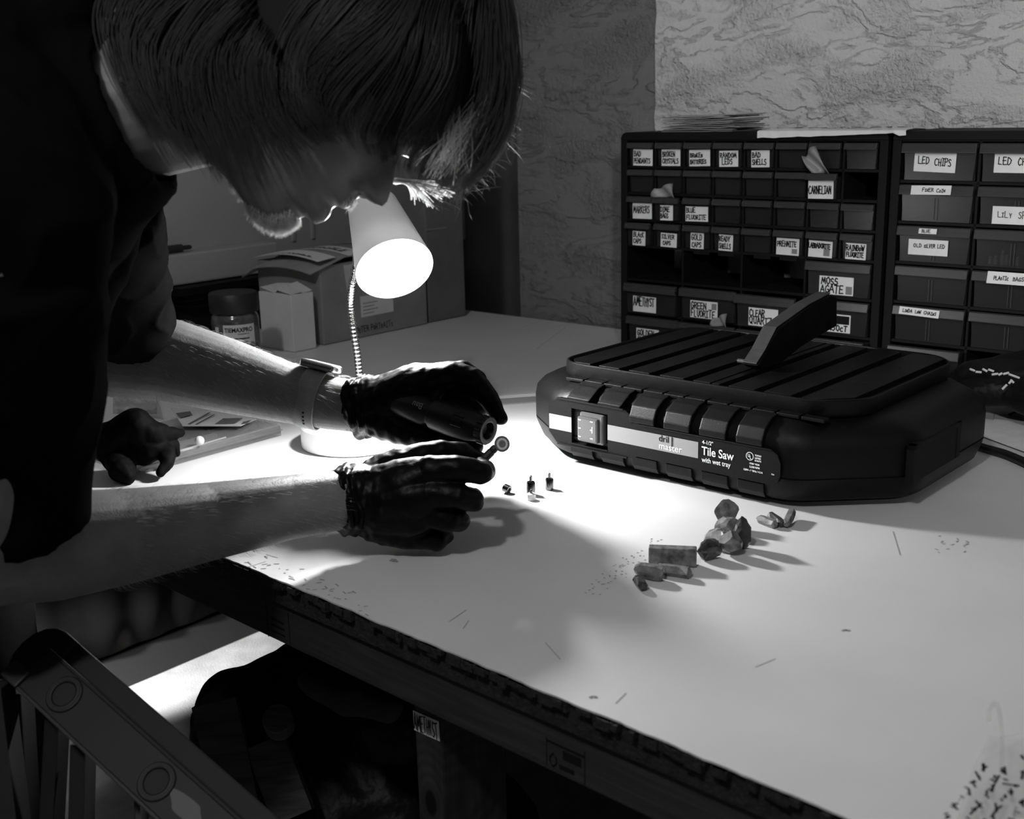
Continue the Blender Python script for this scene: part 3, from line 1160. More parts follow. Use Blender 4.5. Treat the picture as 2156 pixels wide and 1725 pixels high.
for k in range(9):
    bm = B()
    x0 = rnd.uniform(-.055, -.035)
    x1 = rnd.uniform(.085, .11)
    zz = k * .0032
    rows = []
    for i in range(9):
        t = i / 8
        x = x0 + (x1 - x0) * t
        rows.append([(x, y, zz + .0012 + .0022 * abs(noise.noise(Vector((x * 30, k * 3, y * 20)))) + (.004 * max(0, t - .7) * k / 4)) for y in (-.045, 0, .06)])
    vs = [[bm.verts.new(p) for p in r] for r in rows]
    for a, b in zip(vs, vs[1:]):
        for j in range(2):
            bm.faces.new((a[j], a[j + 1], b[j + 1], b[j]))
    o = obj('paper_bag', bm, mat('kraft_%d' % k, .20 + .05 * (k % 3), .85))
    o.location = P0 + FC.w(.13, .06, CH)
    o.rotation_euler = (0, 0, -FC.a)
    tag(o, 'brown paper bag in the untidy stack on top of the left cabinet', 'paper bag', 'paper bags stacked on the left cabinet')
    md = o.modifiers.new('s', 'SOLIDIFY')
    md.thickness = .0016
# sheet of paper draped over the front edge of the cabinet top
bm = B()
rows = []
xa = planeD(1597, 285, FC, P0.dot(FC.D)).dot(FC.X) - P0.dot(FC.X)
for i in range(25):
    t = i / 24
    x = xa + (.255) * t
    droop = -.010 * (1 - t) ** .6 - .006 * (t > .93) + .0015 * noise.noise(Vector((t * 12, 0, 0)))
    rows.append([(x, .09, CH + .0015), (x, .03, CH + .003 + .002 * sin(t * 9)), (x, .002, CH + .0025), (x, -.004, CH + .001), (x + .002, -.008, CH + droop)])
vs = [[bm.verts.new(p) for p in r] for r in rows]
for a, b in zip(vs, vs[1:]):
    for j in range(4):
        bm.faces.new((a[j], a[j + 1], b[j + 1], b[j])).material_index = 0
rr = random.Random(5)
for i in range(34):
    t = .18 + .78 * i / 34
    x = xa + .255 * t
    y = rr.uniform(0.0, .03)
    f = bm.faces.new([bm.verts.new((x + a, y + b, CH + .0058)) for a, b in ((0, 0), (rr.uniform(.003, .009), rr.uniform(-.004, .008)), (rr.uniform(.004, .01), .003), (.001, .003))])
    f.material_index = 1
o = obj('paper_sheet', bm, [M['paper'], M['ink']])
o.matrix_world = Matrix.Translation(P0) @ Matrix.Rotation(-FC.a, 4, 'Z')
md = o.modifiers.new('s', 'SOLIDIFY')
md.thickness = .0004
tag(o, 'scribbled white paper sheet hanging over the top edge of the cabinet', 'paper')

# ================================================================== TILE SAW
saw = thing('tile_saw', 'black tile saw with ribbed wet tray, silver stripe and switch', 'tile saw', FS.w(-.77, 1.15, T0), -FS.a)


def plan_ring(ins, zz, x0=-.268, x1=.268, y0=0.0, y1=.39, cfl=.085, cfr=.105, cb=.08):
    """chamfer-cornered outline, drawn in by ins, corners rounded"""
    a, b, c, d = x0 + ins, x1 - ins, y0 + ins, y1 - ins
    k = ins * .4
    fl, fr, bk = cfl - k, cfr - k, cb - k
    poly = [(a + fl, c), (b - fr, c), (b, c + fr * .95), (b, d - bk), (b - bk, d), (a + bk, d), (a, d - bk), (a, c + fl * .7)]
    out = []
    n = len(poly)
    for i in range(n):
        p, q, s = Vector(poly[i - 1]), Vector(poly[i]), Vector(poly[(i + 1) % n])
        r = .022
        u = q + (p - q).normalized() * min(r, (p - q).length * .45)
        v = q + (s - q).normalized() * min(r, (s - q).length * .45)
        for j in range(5):
            t = j / 4
            out.append(tuple((u * (1 - t) ** 2 + q * 2 * t * (1 - t) + v * t * t)) + (zz,))
    return out


bm = B()
rings = []
for ins, zz in ((.040, .004), (.016, .007), (.008, .012), (.003, .026), (.0005, .034), (.0, .0375), (.0012, .038), (.0012, .0395), (.0, .040), (.0, .070), (.002, .082), (.010, .092), (.024, .100), (.040, .1035)):
    rings.append([bm.verts.new(p) for p in plan_ring(ins, zz)])
for a, b in zip(rings, rings[1:]):
    n = len(a)
    for k in range(n):
        bm.faces.new((a[k], a[(k + 1) % n], b[(k + 1) % n], b[k]))
bm.faces.new(rings[0][::-1])
bm.faces.new(rings[-1])
body = obj('body', bm, M['saw'], saw, smooth=True)
md = body.modifiers.new('e', 'EDGE_SPLIT')
md.split_angle = radians(40)
# raised ribs over the front shoulder, grooves between them
GX = [-.162, -.113, -.064, -.0135, .037, .0865, .1345]
bm = B()
lims = [-.205] + GX + [.190]
for i in range(len(lims) - 1):
    a, b = lims[i] + .0068, lims[i + 1] - .0068
    if i == 0 or i == len(lims) - 2:
        continue
    zb = .0885 if b < -.04 else .0725
    bm = B()
    prism(bm, [(-.0055, zb), (-.0055, zb + .0075 if zb < .08 else zb + .001), (.0005, max(.0925, zb + .005)), (.016, .1024), (.030, .1050), (.034, .1010), (.014, .0880), (.004, zb - .002)], 'x', a, b, 0, .0016)
    # lower ribs
    zt = .027
    obj('shoulder_rib', bm, M['saw'], saw)
    bm = B()
    prism(bm, [(.0005, zt), (.0015, .016), (.006, .0095), (.014, .0070), (.014, .012), (.006, .027)], 'x', a, b, 0, .0008)
    obj('lower_rib', bm, M['saw'], saw)
# ledge strip between shoulder and tray
bm = B()
for i in range(12):
    x = -.185 + i * .031
    box(bm, x + .0012, x + .0295, .0285, .0415, .102, .1062, .001)
obj('top_ledge', bm, M['saw'], saw)
# front label panel
bm = B()
PL = [(-.187, .040), (-.174, .0265), (-.052, .0265), (-.046, .0295), (.140, .0295), (.148, .034), (.151, .042), (.151, .056), (.147, .066), (.140, .0705), (-.042, .0705), (-.064, .0860), (-.172, .0860), (-.187, .0745)]
# panel with the switch opening: three pieces round the hole
SX0, SX1, SZ0, SZ1 = -.149, -.091, .0300, .0760
prism(bm, [(-.187, .040), (-.174, .0265), (SX0, .0265), (SX0, .0860), (-.172, .0860), (-.187, .0745)], 'y', -.0040, .004)
prism(bm, [(SX1, .0265), (-.052, .0265), (-.046, .0295), (.140, .0295), (.148, .034), (.151, .042), (.151, .056), (.147, .066), (.140, .0705), (-.042, .0705), (-.064, .0860), (SX1, .0860)], 'y', -.0040, .004)
box(bm, SX0, SX1, -.0040, .004, .0265, SZ0)
box(bm, SX0, SX1, -.0040, .004, SZ1, .0860)
# moulded rim lines
box(bm, -.172, -.066, -.0062, -.0036, .0858, .0876, .0006)
box(bm, -.172, -.060, -.0062, -.0036, .0246, .0264, .0006)
box(bm, -.044, .140, -.0056, -.0036, .0704, .0718, .0005)
box(bm, SX0, SX1, -.0052, -.0036, SZ0 - .0015, SZ0, .0004)
panel = obj('label_panel', bm, M['saw'], saw)
bm = B()
y = -.0043
for (a, b) in ((-.186, SX0), (SX1, .0425)):
    if a < -.15:
        b2 = B()
        b2.faces.new([b2.verts.new(p) for p in ((a, y, .0435), (b, y, .0435), (b, y, .0635), (a, y, .0635))])
        obj('stripe', b2, M['stripe'], panel)
        continue
    f = bm.faces.new([bm.verts.new(p) for p in ((a, y, .0435), (b, y, .0435), (b, y, .0635), (a, y, .0635))])
    f.material_index = 0
mwt = TR(-.0135, y - .0003, .0555)
printed(bm, 'dril', .0112, mwt, 1, .00012)
box(bm, .0052, .0064, y - .0006, y - .0003, .0515, .0635, 0, 1, 1)
printed(bm, 'master', .0118, TR(-.0135, y - .0003, .0460), 2, .00008, 1.02)
printed(bm, '4-1/2"', .0062, TR(.0480, y - .0003, .0628), 2, .0001)
printed(bm, 'Tile Saw', .0145, TR(.0475, y - .0003, .0495), 2, .00022, .88)
printed(bm, 'with wet tray', .0085, TR(.0480, y - .0003, .0405), 2, .00012, .84)
# certification mark: ring with two letters
n = 28
cx, cz = .1120, .0588
for k in range(n):
    a, b = 2 * pi * k / n, 2 * pi * (k + 1) / n
    q = [(cx + r * cos(t), y - .0003, cz + r * sin(t)) for r, t in ((.0050, a), (.0050, b), (.0042, b), (.0042, a))]
    bm.faces.new([bm.verts.new(p) for p in q]).material_index = 2
printed(bm, 'U', .0048, TR(cx - .0026, y - .0003, cz - .0010), 2, .0002, .8)
printed(bm, 'L', .0048, TR(cx + .0000, y - .0003, cz - .0030), 2, .0002, .8)
for t, x, zz, s in (('TOOLS', .1185, .0602, .0026), ('LISTED', .1185, .0570, .0026), ('E196772', .1185, .0540, .0024), ('ITEM 69230', .1120, .0495, .0026), ('5,200 RPM', .1120, .0455, .0030), ('120V~ / 60Hz / 4.1A', .1040, .0410, .0030)):
    printed(bm, t, s, TR(x, y - .0003, zz), 2, .00012)
printed(bm, '12m', .0022, TR(.1400, y - .0003, .0420), 2, .0001)
o = obj('label', bm, [M['stripe'], M['ink'], M['white_ink']], panel)
o['label'] = 'silver stripe with black and white lettering'
# recessed power switch
bm = B()
box(bm, SX0, SX1, .0042, .006, SZ0 - .001, SZ1 + .001)
well = obj('switch_well', bm, M['black_frame'], saw)
bm = B()
box(bm, -.1345, -.0965, -.0060, .004, .0345, .0740, .003)
box(bm, -.1355, -.1030, -.0100, -.0050, .0365, .0690, .003)
sw = obj('switch', bm, M['switch'], saw)
bm = B()
for (a, b) in ((-.133, -.129), (-.114, -.110)):
    for zz in (.0420, .0530, .0640):
        box(bm, a, b, -.0104, -.0098, zz, zz + .0012)
box(bm, -.1115, -.1103, -.0104, -.0098, .050, .058)
obj('switch_mark', bm, M['white_ink'], sw)
# tray rim and slotted table
bm = B()


def tray_ring(ins, zz):
    return plan_ring(ins, zz, -.214, .213, .041, .362, .030, .045, .035)


R = [[bm.verts.new(p) for p in tray_ring(i, zz)] for i, zz in ((.002, .1025), (.0, .106), (.0, .1215), (.0012, .1228), (.0030, .1228), (.0040, .1215), (.0045, .112))]
for a, b in zip(R, R[1:]):
    n = len(a)
    for k in range(n):
        bm.faces.new((a[k], a[(k + 1) % n], b[(k + 1) % n], b[k]))
bm.faces.new(R[-1])
o = obj('tray_rim', bm, M['saw'], saw, smooth=True)
md = o.modifiers.new('e', 'EDGE_SPLIT')
md.split_angle = radians(40)
bm = B()
for a, b in ((-.198, -.159), (-.145, -.112), (-.097, -.065), (-.049, -.014), (.000, .024), (.027, .037), (.050, .085), (.098, .133), (.147, .196)):
    if b > .19:
        prism(bm, [(a, .049), (.166, .049), (b, .080), (b, .338), (.180, .350), (a, .350)], 'z', .1155, .1232, 0, .0008)
    elif a < -.19:
        prism(bm, [(-.184, .049), (b, .049), (b, .350), (-.186, .350), (a, .338), (a, .064)], 'z', .1155, .1232, 0, .0008)
    else:
        box(bm, a, b, .049, .350, .1155, .1232, .0008)
prism(bm, [(-.180, .050), (.164, .050), (.202, .086), (.202, .332), (.176, .352), (-.180, .352), (-.203, .332), (-.203, .070)], 'z', .113, .1170)
o = obj('saw_table', bm, M['saw_metal'], saw)
bm = B()
for x, y in ((.172, .155), (.172, .255), (.155, .100)):
    lathe(bm, [(.004, 0), (.003, .0006)], (x, y, .1230), (0, 0, 1), 16)
obj('drain_plug', bm, M['black_frame'], saw)
# blade guard standing over the slot
bm = B()
G = [(.128, .132), (.150, .146), (.178, .171), (.262, .189), (.322, .196), (.338, .190), (.342, .150), (.300, .146), (.240, .140), (.185, .124), (.140, .1255)]
prism(bm, G, 'x', .021, .043, 0, .0018)
guard = obj('blade_guard', bm, M['saw_metal'], saw)
bm = B()
top = [(.1300, .1338), (.1500, .1472), (.1780, .1722), (.2620, .1902), (.3220, .1972)]
top2 = [(a, b + .0012) for a, b in top]
prism(bm, top + top2[::-1], 'x', .0215, .0405)  # thin cover, paler than the guard's sides
lathe(bm, [(.0028, 0), (.0028, .010)], (.0205, .136, .1335), (-1, 0, 0), 12)
o = obj('guard_top', bm, M['saw_guard'], guard)
o['label'] = 'grey top of the guard, lighter than its sides'
# carrying handle recess on the right end
bm = B()
box(bm, .2600, .2692, .080, .092, .034, .078, .001)
box(bm, .2600, .2692, .205, .217, .034, .078, .001)
box(bm, .2600, .2692, .080, .217, .072, .078, .001)
box(bm, .2600, .2684, .092, .205, .034, .074)
obj('handle_recess', bm, M['black_frame'], saw)
for x, y in ((-.16, .06), (.16, .07), (-.16, .33), (.16, .33)):
    bm = B()
    lathe(bm, [(.010, 0), (.010, .0052)], (x, y, 0.0002), (0, 0, 1), 16)
    obj('foot', bm, M['ladder_cap'], saw)
# mains cable
bm = B()
pts = [on(2010, 915, T0 + .012), on(2032, 930, T0 + .0062), on(2075, 945, T0 + .0062), on(2120, 958, T0 + .0062), on(2175, 982, T0 + .0062), on(2260, 1020, T0 + .0062), on(2360, 1030, T0 + .0062), on(2560, 1010, T0 + .0062), on(2760, 940, T0 + .0062)]
tube(bm, spline(pts, 6), .0058, 10)
o = obj('power_cord', bm, M['cable'], saw)
o.matrix_local = (Matrix.Translation(saw.location) @ Matrix.Rotation(-FS.a, 4, 'Z')).inverted()

# ================================================================== DESK LAMP
LC = on(748, 933)
LC = Vector((LC.x, LC.y, T0))
lamp = thing('desk_lamp', 'small white gooseneck desk lamp, lit, on a round base', 'lamp', LC)
bm = B()
lathe(bm, [(.070, 0), (.0745, .002), (.0745, .029), (.0715, .033), (.060, .0345), (.0, .0345)], (0, 0, 0), (0, 0, 1), 56, cap=False)
o = obj('base', bm, M['lamp_white'], lamp, smooth=True)
md = o.modifiers.new('e', 'EDGE_SPLIT')
md.split_angle = radians(35)
YN = LC.y + .005
nb = at(757, 800, YN)
bm = B()
lathe(bm, [(.0085, 0), (.0085, .055), (.0075, .060)], (nb.x - LC.x, nb.y - LC.y, .034), (0, 0, 1), 20)
o = obj('collar', bm, M['steel'], lamp, smooth=True)
SHY = 1.50
rim_c = at(831, 567, SHY)
ax = (RT * .37 * .80 - UP * .93 * .80 - FW * .60).normalized()
RIM = 83.5 * SHY / F_PX * 1.0
HS = .120
apex_c = rim_c - ax * HS
neck = [Vector((nb.x, nb.y, T0 + .092)), at(752, 745, YN), at(744, 690, YN), at(738, 640, YN), at(741, 600, YN - .02), at(748, 560, YN - .01), apex_c - ax * .045 + UP * .03, apex_c - ax * .012]
bm = B()
sp = spline(neck, 26)
rr_ = [(.0046, .0053, .0053, .0046)[i % 4] for i in range(len(sp))]
tube(bm, [p - LC for p in sp], rr_, 12)
obj('gooseneck', bm, M['chrome'], lamp, smooth=True)
bm = B()
th = .0016
RT_ = .034
lathe(bm, [(.010, -.006), (RT_ * .8, -.004), (RT_, 0), (RIM, HS), (RIM - th, HS), (RT_ - th, .004), (.008, .003)], apex_c - LC, ax, 64, cap=False)
sh = obj('lamp_shade', bm, M['shade'], lamp, smooth=True)
md = sh.modifiers.new('e', 'EDGE_SPLIT')
md.split_angle = radians(50)
bm = B()
lathe(bm, [(.012, -.05), (.013, -.03), (.020, -.016), (.0235, 0), (.020, .014), (.011, .0215), (0, .0235)], rim_c - ax * .034 - LC, ax, 32, cap=False)
obj('bulb', bm, M['bulb'], lamp, smooth=True)
light('lamp_bulb_light', 'POINT', rim_c - ax * .006, rim_c, 20, .022)

# ================================================================== THINGS AT THE BACK LEFT OF THE BENCH
F2 = Frame(41.5)


def tthing(name, label, cat, px, py, fr=F2, group=None):
    p = on(px, py)
    return thing(name, label, cat, (p.x, p.y, T0), -fr.a, group), p


# cardboard box: right front corner at (683, 728)
cb = thing('cardboard_box', 'brown cardboard box with fragile tape and open flap behind the lamp', 'box', Vector((on(683, 728).x, on(683, 728).y, T0)), -F2.a)
BH = .158
bm = B()
prism(bm, [(0, 0), (.002, .288), (-.200, .288), (-.200, 0)], 'z', .0008, BH, 0, .003)
obj('carton', bm, M['cardboard'], cb)
bm = B()
rows = []
for i in range(13):
    t = i / 12
    x = -.215 + .222 * t
    zz = BH + .0015 + .016 * sin(t * 2.6) - (.014 * max(0, (.18 - t) / .18))
    rows.append([(x, -.030, zz - .020), (x, .06, zz + .004), (x, .285, zz + .006)])
vs = [[bm.verts.new(p) for p in r] for r in rows]
for a, b in zip(vs, vs[1:]):
    for j in range(2):
        bm.faces.new((a[j], b[j], b[j + 1], a[j + 1]))
o = obj('flap', bm, M['cardboard'], cb, smooth=True)
md = o.modifiers.new('s', 'SOLIDIFY')
md.thickness = .003
# printed tape strips across the flap
for k, (y, tx) in enumerate(((.000, 'FRAGILE'), (.080, 'FRAGILE'), (.165, 'FRAGILE'))):
    bm = B()
    rows = []
    for i in range(13):
        t = i / 12
        x = -.205 + .213 * t
        zz = BH + .0052 + .016 * sin((x + .215) / .222 * 2.6)
        rows.append((bm.verts.new((x, y - .010, zz + .0005 - .0035 * (y < .06))), bm.verts.new((x, y + .036, zz + .0018))))
    for a, b in zip(rows, rows[1:]):
        bm.faces.new((a[0], b[0], b[1], a[1])).material_index = 0
    for x0, x1 in ((-.17, -.14), (-.05, -.02)):
        pass
    tmp = B()
    printed(tmp, tx, .034, Matrix.Identity(4), 1, .0006, 1.0)
    for v in tmp.verts:
        x, zt = v.co.x, v.co.z
        X = -.150 + x
        Zc = BH + .0066 + .016 * sin((X + .215) / .222 * 2.6) - .0025 * (y < .06)
        v.co = Vector((X, y + .000 + zt, Zc))
    for f in tmp.faces:
        f.material_index = 1
    me = bpy.data.meshes.new('tmp')
    tmp.to_mesh(me)
    tmp.free()
    bm.from_mesh(me)
    bpy.data.meshes.remove(me)
    o = obj('fragile_tape', bm, [mat('tape_%d' % k, .75, .5), M['ink']], cb)
    o['label'] = 'pale tape printed FRAGILE'
# tape tail and shipping label on the right face
bm = B()
prism(bm, [(.060, .154), (.095, .153), (.078, .060), (.072, .058)], 'x', .0008, .0014)
box(bm, .0008, .0016, .078, .082, .12, .145, 0, 1, 1)
o = obj('tape_tail', bm, [mat('tape_t', .5, .5), M['cardboard']], cb)
bm = B()
box(bm, .0008, .0014, .100, .190, .042, .085)
for k in range(4):
    box(bm, .0013, .0018, .106, .106 + .03 + .01 * (k % 2), .048 + .007 * k, .0495 + .007 * k, 0, 1, 1)
o = obj('shipping_label', bm, [M['whitebox'], M['swatch']], cb)
bm = B()
pl, w = letters('PeTER PoRTrAITs', .012, .8, 41)
mwx = Matrix.Translation((.0016, .085, .012)) @ Matrix.Rotation(pi / 2, 4, 'Z')
ribbons(bm, pl, .0012, mwx, 0)
obj('marker_writing', bm, M['ink'], cb)

tbx = thing('tall_box', 'tall dark cardboard box standing behind the lamp, right of the fragile box', 'box', Vector((on(902, 681).x, on(902, 681).y, T0)), -F2.a)
bm = B()
prism(bm, [(0, .004), (.004, .115), (-.17, .115), (-.17, .004)], 'z', .0008, .52, 0, .003)
obj('carton', bm, M['cardboard_dark'], tbx)
bm = B()
box(bm, .0008, .0022, .004, .115, .20, .203)
obj('seam', bm, M['cardboard'], tbx)

wb = thing('white_carton', 'small white carton with lifted flaps beside the screw jar', 'box', Vector((on(620, 743).x, on(620, 743).y, T0)), -F2.a)
bm = B()
prism(bm, [(0, 0), (0, .055), (-.10, .055), (-.10, 0)], 'z', .0008, .112, 0, .0015)
obj('carton', bm, M['whitebox'], wb)
bm = B()
for q in ([(-.002, .002, .1125), (-.05, .002, .119), (-.05, .03, .124), (-.002, .03, .114)], [(-.055, .004, .1125), (-.098, .004, .120), (-.098, .045, .123), (-.055, .045, .126)], [(-.002, .03, .1125), (-.045, .03, .126), (-.045, .054, .129), (-.002, .054, .1155)]):
    bm.faces.new([bm.verts.new(p) for p in q])
o = obj('flap', bm, M['whitebox'], wb)
md = o.modifiers.new('s', 'SOLIDIFY')
md.thickness = .0012
o2 = thing('flat_white_carton', 'low white carton on the bench behind the watch wrist', 'box', Vector((on(622, 772).x, on(622, 772).y, T0)), -F2.a)
bm = B()
box(bm, -.16, 0, 0, .028, .0005, .014, .001)
obj('carton', bm, M['whitebox'], o2)

# jar of screws
JY = 2.11
jc = at(500, 735, JY)
jar = thing('screw_jar', 'clear jar of screws with black lid and white label', 'jar', (jc.x, jc.y, T0), 0)
JR = .0425
jt = at(487, 656, JY).z - T0
lt = at(487, 620, JY - .03).z - T0
bm = B()
lathe(bm, [(JR * .93, 0.0005), (JR, .006), (JR, jt - .014), (JR * .96, jt - .006), (JR * .84, jt), (JR * .84, jt + .004)], (0, 0, 0), (0, 0, 1), 40)
jb = obj('jar_body', bm, M['jar'], jar, smooth=True)
bm = B()
lathe(bm, [(JR * 1.02, jt + .001), (JR * 1.03, jt + .003), (JR * 1.03, lt - .003), (JR * .98, lt), (0, lt)], (0, 0, 0), (0, 0, 1), 48, cap=False)
o = obj('lid', bm, M['jar_lid'], jar, smooth=True)
md = o.modifiers.new('e', 'EDGE_SPLIT')
md.split_angle = radians(40)


def wrap(bm, R, a0, a1, z0, z1, mi, n=18):
    rows = [(bm.verts.new((R * sin(a), -R * cos(a), z0)), bm.verts.new((R * sin(a), -R * cos(a), z1))) for a in [a0 + (a1 - a0) * i / n for i in range(n + 1)]]
    for a, b in zip(rows, rows[1:]):
        bm.faces.new((a[0], b[0], b[1], a[1])).material_index = mi


bm = B()
R = JR + .0006
ac = radians(18)
wrap(bm, R, ac - .62, ac + .75, jt - .072, jt - .018, 0)
wrap(bm, R, ac - 1.05, ac - .85, jt - .060, jt - .022, 0)
wrap(bm, R, ac - .95, ac - .88, jt - .040, jt - .032, 1)


def wrapped(text, size, a_left, z, bold, width=1.0, mi=1):
    tmp = B()
    printed(tmp, text, size, Matrix.Identity(4), mi, bold, width)
    vmap = {}
    for v in tmp.verts:
        a = a_left + v.co.x / R
        vmap[v] = bm.verts.new(((R + .0004) * sin(a), -(R + .0004) * cos(a), z + v.co.z))
    for f in tmp.faces:
        try:
            bm.faces.new([vmap[v] for v in f.verts]).material_index = mi
        except ValueError:
            pass
    tmp.free()


wrapped('TIEMAXPRO', .0110, ac - .56, jt - .031, .0003, .86)
wrapped('structural fasteners', .0034, ac - .02, jt - .0355, .0001, .8)
wrapped('COARSE WOOD SCREWS', .0030, ac - .34, jt - .0505, .0001, .9)
wrapped('8 x 2 1/2"', .0068, ac - .26, jt - .0575, .0003)
wrap(bm, R + .0005, ac - .40, ac + .46, jt - .0440, jt - .0418, 1)
wrap(bm, R + .0005, ac - .44, ac - .40, jt - .0460, jt - .0398, 1)
wrap(bm, R + .0005, ac - .52, ac + .72, jt - .0690, jt - .0665, 1)
cz = jt - .056
cnt = bm.verts.new(((R + .0005) * sin(ac + .60), -(R + .0005) * cos(ac + .60), cz))
circ = [bm.verts.new(((R + .0005) * sin(ac + .60 + .0058 * cos(t) / R), -(R + .0005) * cos(ac + .60 + .0058 * cos(t) / R), cz + .0058 * sin(t))) for t in [2 * pi * k / 20 for k in range(20)]]
for k in range(20):
    bm.faces.new((cnt, circ[k], circ[(k + 1) % 20])).material_index = 2
o = obj('jar_label', bm, [mat('jar_label', .62, .7), M['ink'], M['swatch']], jar, smooth=False)
o['label'] = 'white label printed with a screw and its size'
# screws seen through the jar
rs = random.Random(9)
bm = B()
for k in range(70):
    a, rr2, zz = rs.uniform(0, 2 * pi), rs.uniform(0, .028), rs.uniform(.006, jt - .03)
    d = Vector((rs.uniform(-1, 1), rs.uniform(-1, 1), rs.uniform(-.4, .4))).normalized() * .012
    p = Vector((rr2 * cos(a), rr2 * sin(a), zz))
    tube(bm, [p - d, p + d], .0017, 6)
o = obj('screws', bm, M['steel'], jar)
o['kind'] = 'stuff'

# dark stepped tray standing in for the shadow under the ledge at left
sb = thing('shadow_tray', 'dark stepped tray in place of the shadow below the white ledge', 'tray', (0, 0, 0))
bm = B()
for k, (a, b, zz0, zz1) in enumerate(((378, 600, 590, 606), (394, 600, 606, 616), (405, 600, 616, 640))):
    p, q = planeX(a, zz0, FC, LW + .10), planeX(b, zz0, FC, LW + .10)
    zt = LB - .002 - k * .016
    fbox(bm, FC, LW + .004, LW + .10 - k * .012, p.dot(FC.D), q.dot(FC.D), zt - .0155, zt)
obj('shadow_tray_body', bm, M['black_frame'], sb)
bm = B()
zt = LB - .002 - 3 * .016
fbox(bm, FC, LW + .01, LW + .05, planeX(420, 600, FC, LW + .10).dot(FC.D), planeX(590, 600, FC, LW + .1).dot(FC.D), T0 + .0005, zt)
obj('support', bm, M['ladder_web'], sb)

# marker on the ledge
pm = planeX(372, 526, FC, LW + .035)
bm = B()
p = FC.w(LW + .035, pm.dot(FC.D), LT + .0095)
a, b = p - FC.D * .05, p + FC.D * .032
lathe(bm, [(.004, 0), (.004, .012), (.0085, .014), (.0085, .062), (.005, .066), (.005, .082), (.003, .086)], a, b - a, 18)
tag(obj('marker_pen', bm, M['marker'], smooth=False), 'dark marker pen lying on the white ledge at left', 'marker')

# ================================================================== SMALL THINGS ON THE BENCH
# thin plastic strip across the bench behind the gloves
a = on(1240, 838)
b = on(905, 862)
d = (b - a).normalized()
nn = Vector((-d.y, d.x, 0))
if nn.y < 0:
    nn = -nn
st = thing('channel_strip', 'long flat white channel strip lying across the bench, left of the saw', 'strip', (a.x, a.y, T0), atan2(d.y, d.x))
L_ = (b - a).length
sgn = 1 if Vector((-d.y, d.x, 0)).y > 0 else -1
bm = B()
box(bm, 0, L_, min(sgn * .030, sgn * .052), max(sgn * .030, sgn * .052), .0003, .0030, .0006)
box(bm, 0, L_, min(sgn * .036, sgn * .040), max(sgn * .036, sgn * .040), .003, .0042)
obj('raised_edge', bm, M['strip'], st)
bm = B()
box(bm, 0, L_, min(sgn * -.006, sgn * .031), max(sgn * -.006, sgn * .031), .0003, .0016)
box(bm, L_ * .30, L_ * .31, -.002, .002, .0016, .0022, 0, 1, 1)
obj('flat_face', bm, [M['strip_g'], M['ink']], st)


# metal pendant caps
def cap(px, py, h, r, label, lying=None, white=False, s=1.0):
    h, r = h * 1.12, r * 1.12
    p = on(px, py)
    t = thing('pendant_cap', label, 'cap', (p.x, p.y, T0 + (r * .98 if lying is not None else .0002)), 0, 'pendant caps on the bench')
    bm = B()
    prof = [(r * .9, 0), (r, .0006), (r, h * .62), (r * .86, h * .68), (r * .3, h * .70)]
    lathe(bm, prof, (0, 0, 0), (0, 0, 1) if lying is None else lying, 24)
    o = obj('cap_body', bm, M['gunmetal'] if not white else M['lamp_white'], t, smooth=True)
    md = o.modifiers.new('e', 'EDGE_SPLIT')
    md.split_angle = radians(35)
    d = Vector((0, 0, 1)) if lying is None else Vector(lying).normalized()
    bm = B()
    if lying is None:
        lathe(bm, [(r * .34, h * .68), (r * .34, h * .98), (r * .2, h)], (0, 0, 0), d, 12)
        obj('loop', bm, M['gunmetal'], t)
    else:
        lathe(bm, [(r * .45, -.0004), (r * .45, -.0001)], (0, 0, 0), d, 14)
        obj('bore', bm, M['ink'], t)
    return t


cap(1157, 1031, .0185, .0045, 'dark chrome pendant cap standing alone, rightmost of the four')
cap(1118, 1042, .0215, .0047, 'tall chrome pendant cap standing behind the white cap')
cap(1119, 1053, .0105, .0047, 'short white pendant cap standing in front of a chrome cap', white=True)
cap(1073, 1040, .011, .0045, 'chrome pendant cap lying on its side, leftmost of the four', lying=(-.75, .6, .18))


def crystal(px, py, size, m, label, seed, group, lift=0.0, rot=0.0, name='crystal'):
    p = on(px, py)
    r = random.Random(seed)
    bm = B()
    bmesh.ops.create_icosphere(bm, subdivisions=2, radius=1.0)
    for v in bm.verts:
        v.co = Vector((v.co.x * size[0], v.co.y * size[1], v.co.z * size[2])) * r.uniform(.80, 1.08)
    for k in range(9):
        n = Vector((r.uniform(-1, 1), r.uniform(-1, 1), r.uniform(-.6, 1))).normalized()
        ext = max(v.co.dot(n) for v in bm.verts)
        g = bmesh.ops.bisect_plane(bm, geom=bm.verts[:] + bm.edges[:] + bm.faces[:], plane_co=n * ext * r.uniform(.66, .86), plane_no=n, clear_outer=True)
        es = [e for e in bm.edges if e.is_boundary]
        if es:
            bmesh.ops.holes_fill(bm, edges=es)
    bmesh.ops.rotate(bm, verts=bm.verts, cent=(0, 0, 0), matrix=Matrix.Rotation(rot, 3, 'Z'))
    zmin = min(v.co.z for v in bm.verts)
    for v in bm.verts:
        v.co.z -= zmin
    o = obj(name, bm, m)
    o.location = (p.x, p.y, T0 + .0004 + lift)
    return tag(o, label, 'crystal', group)


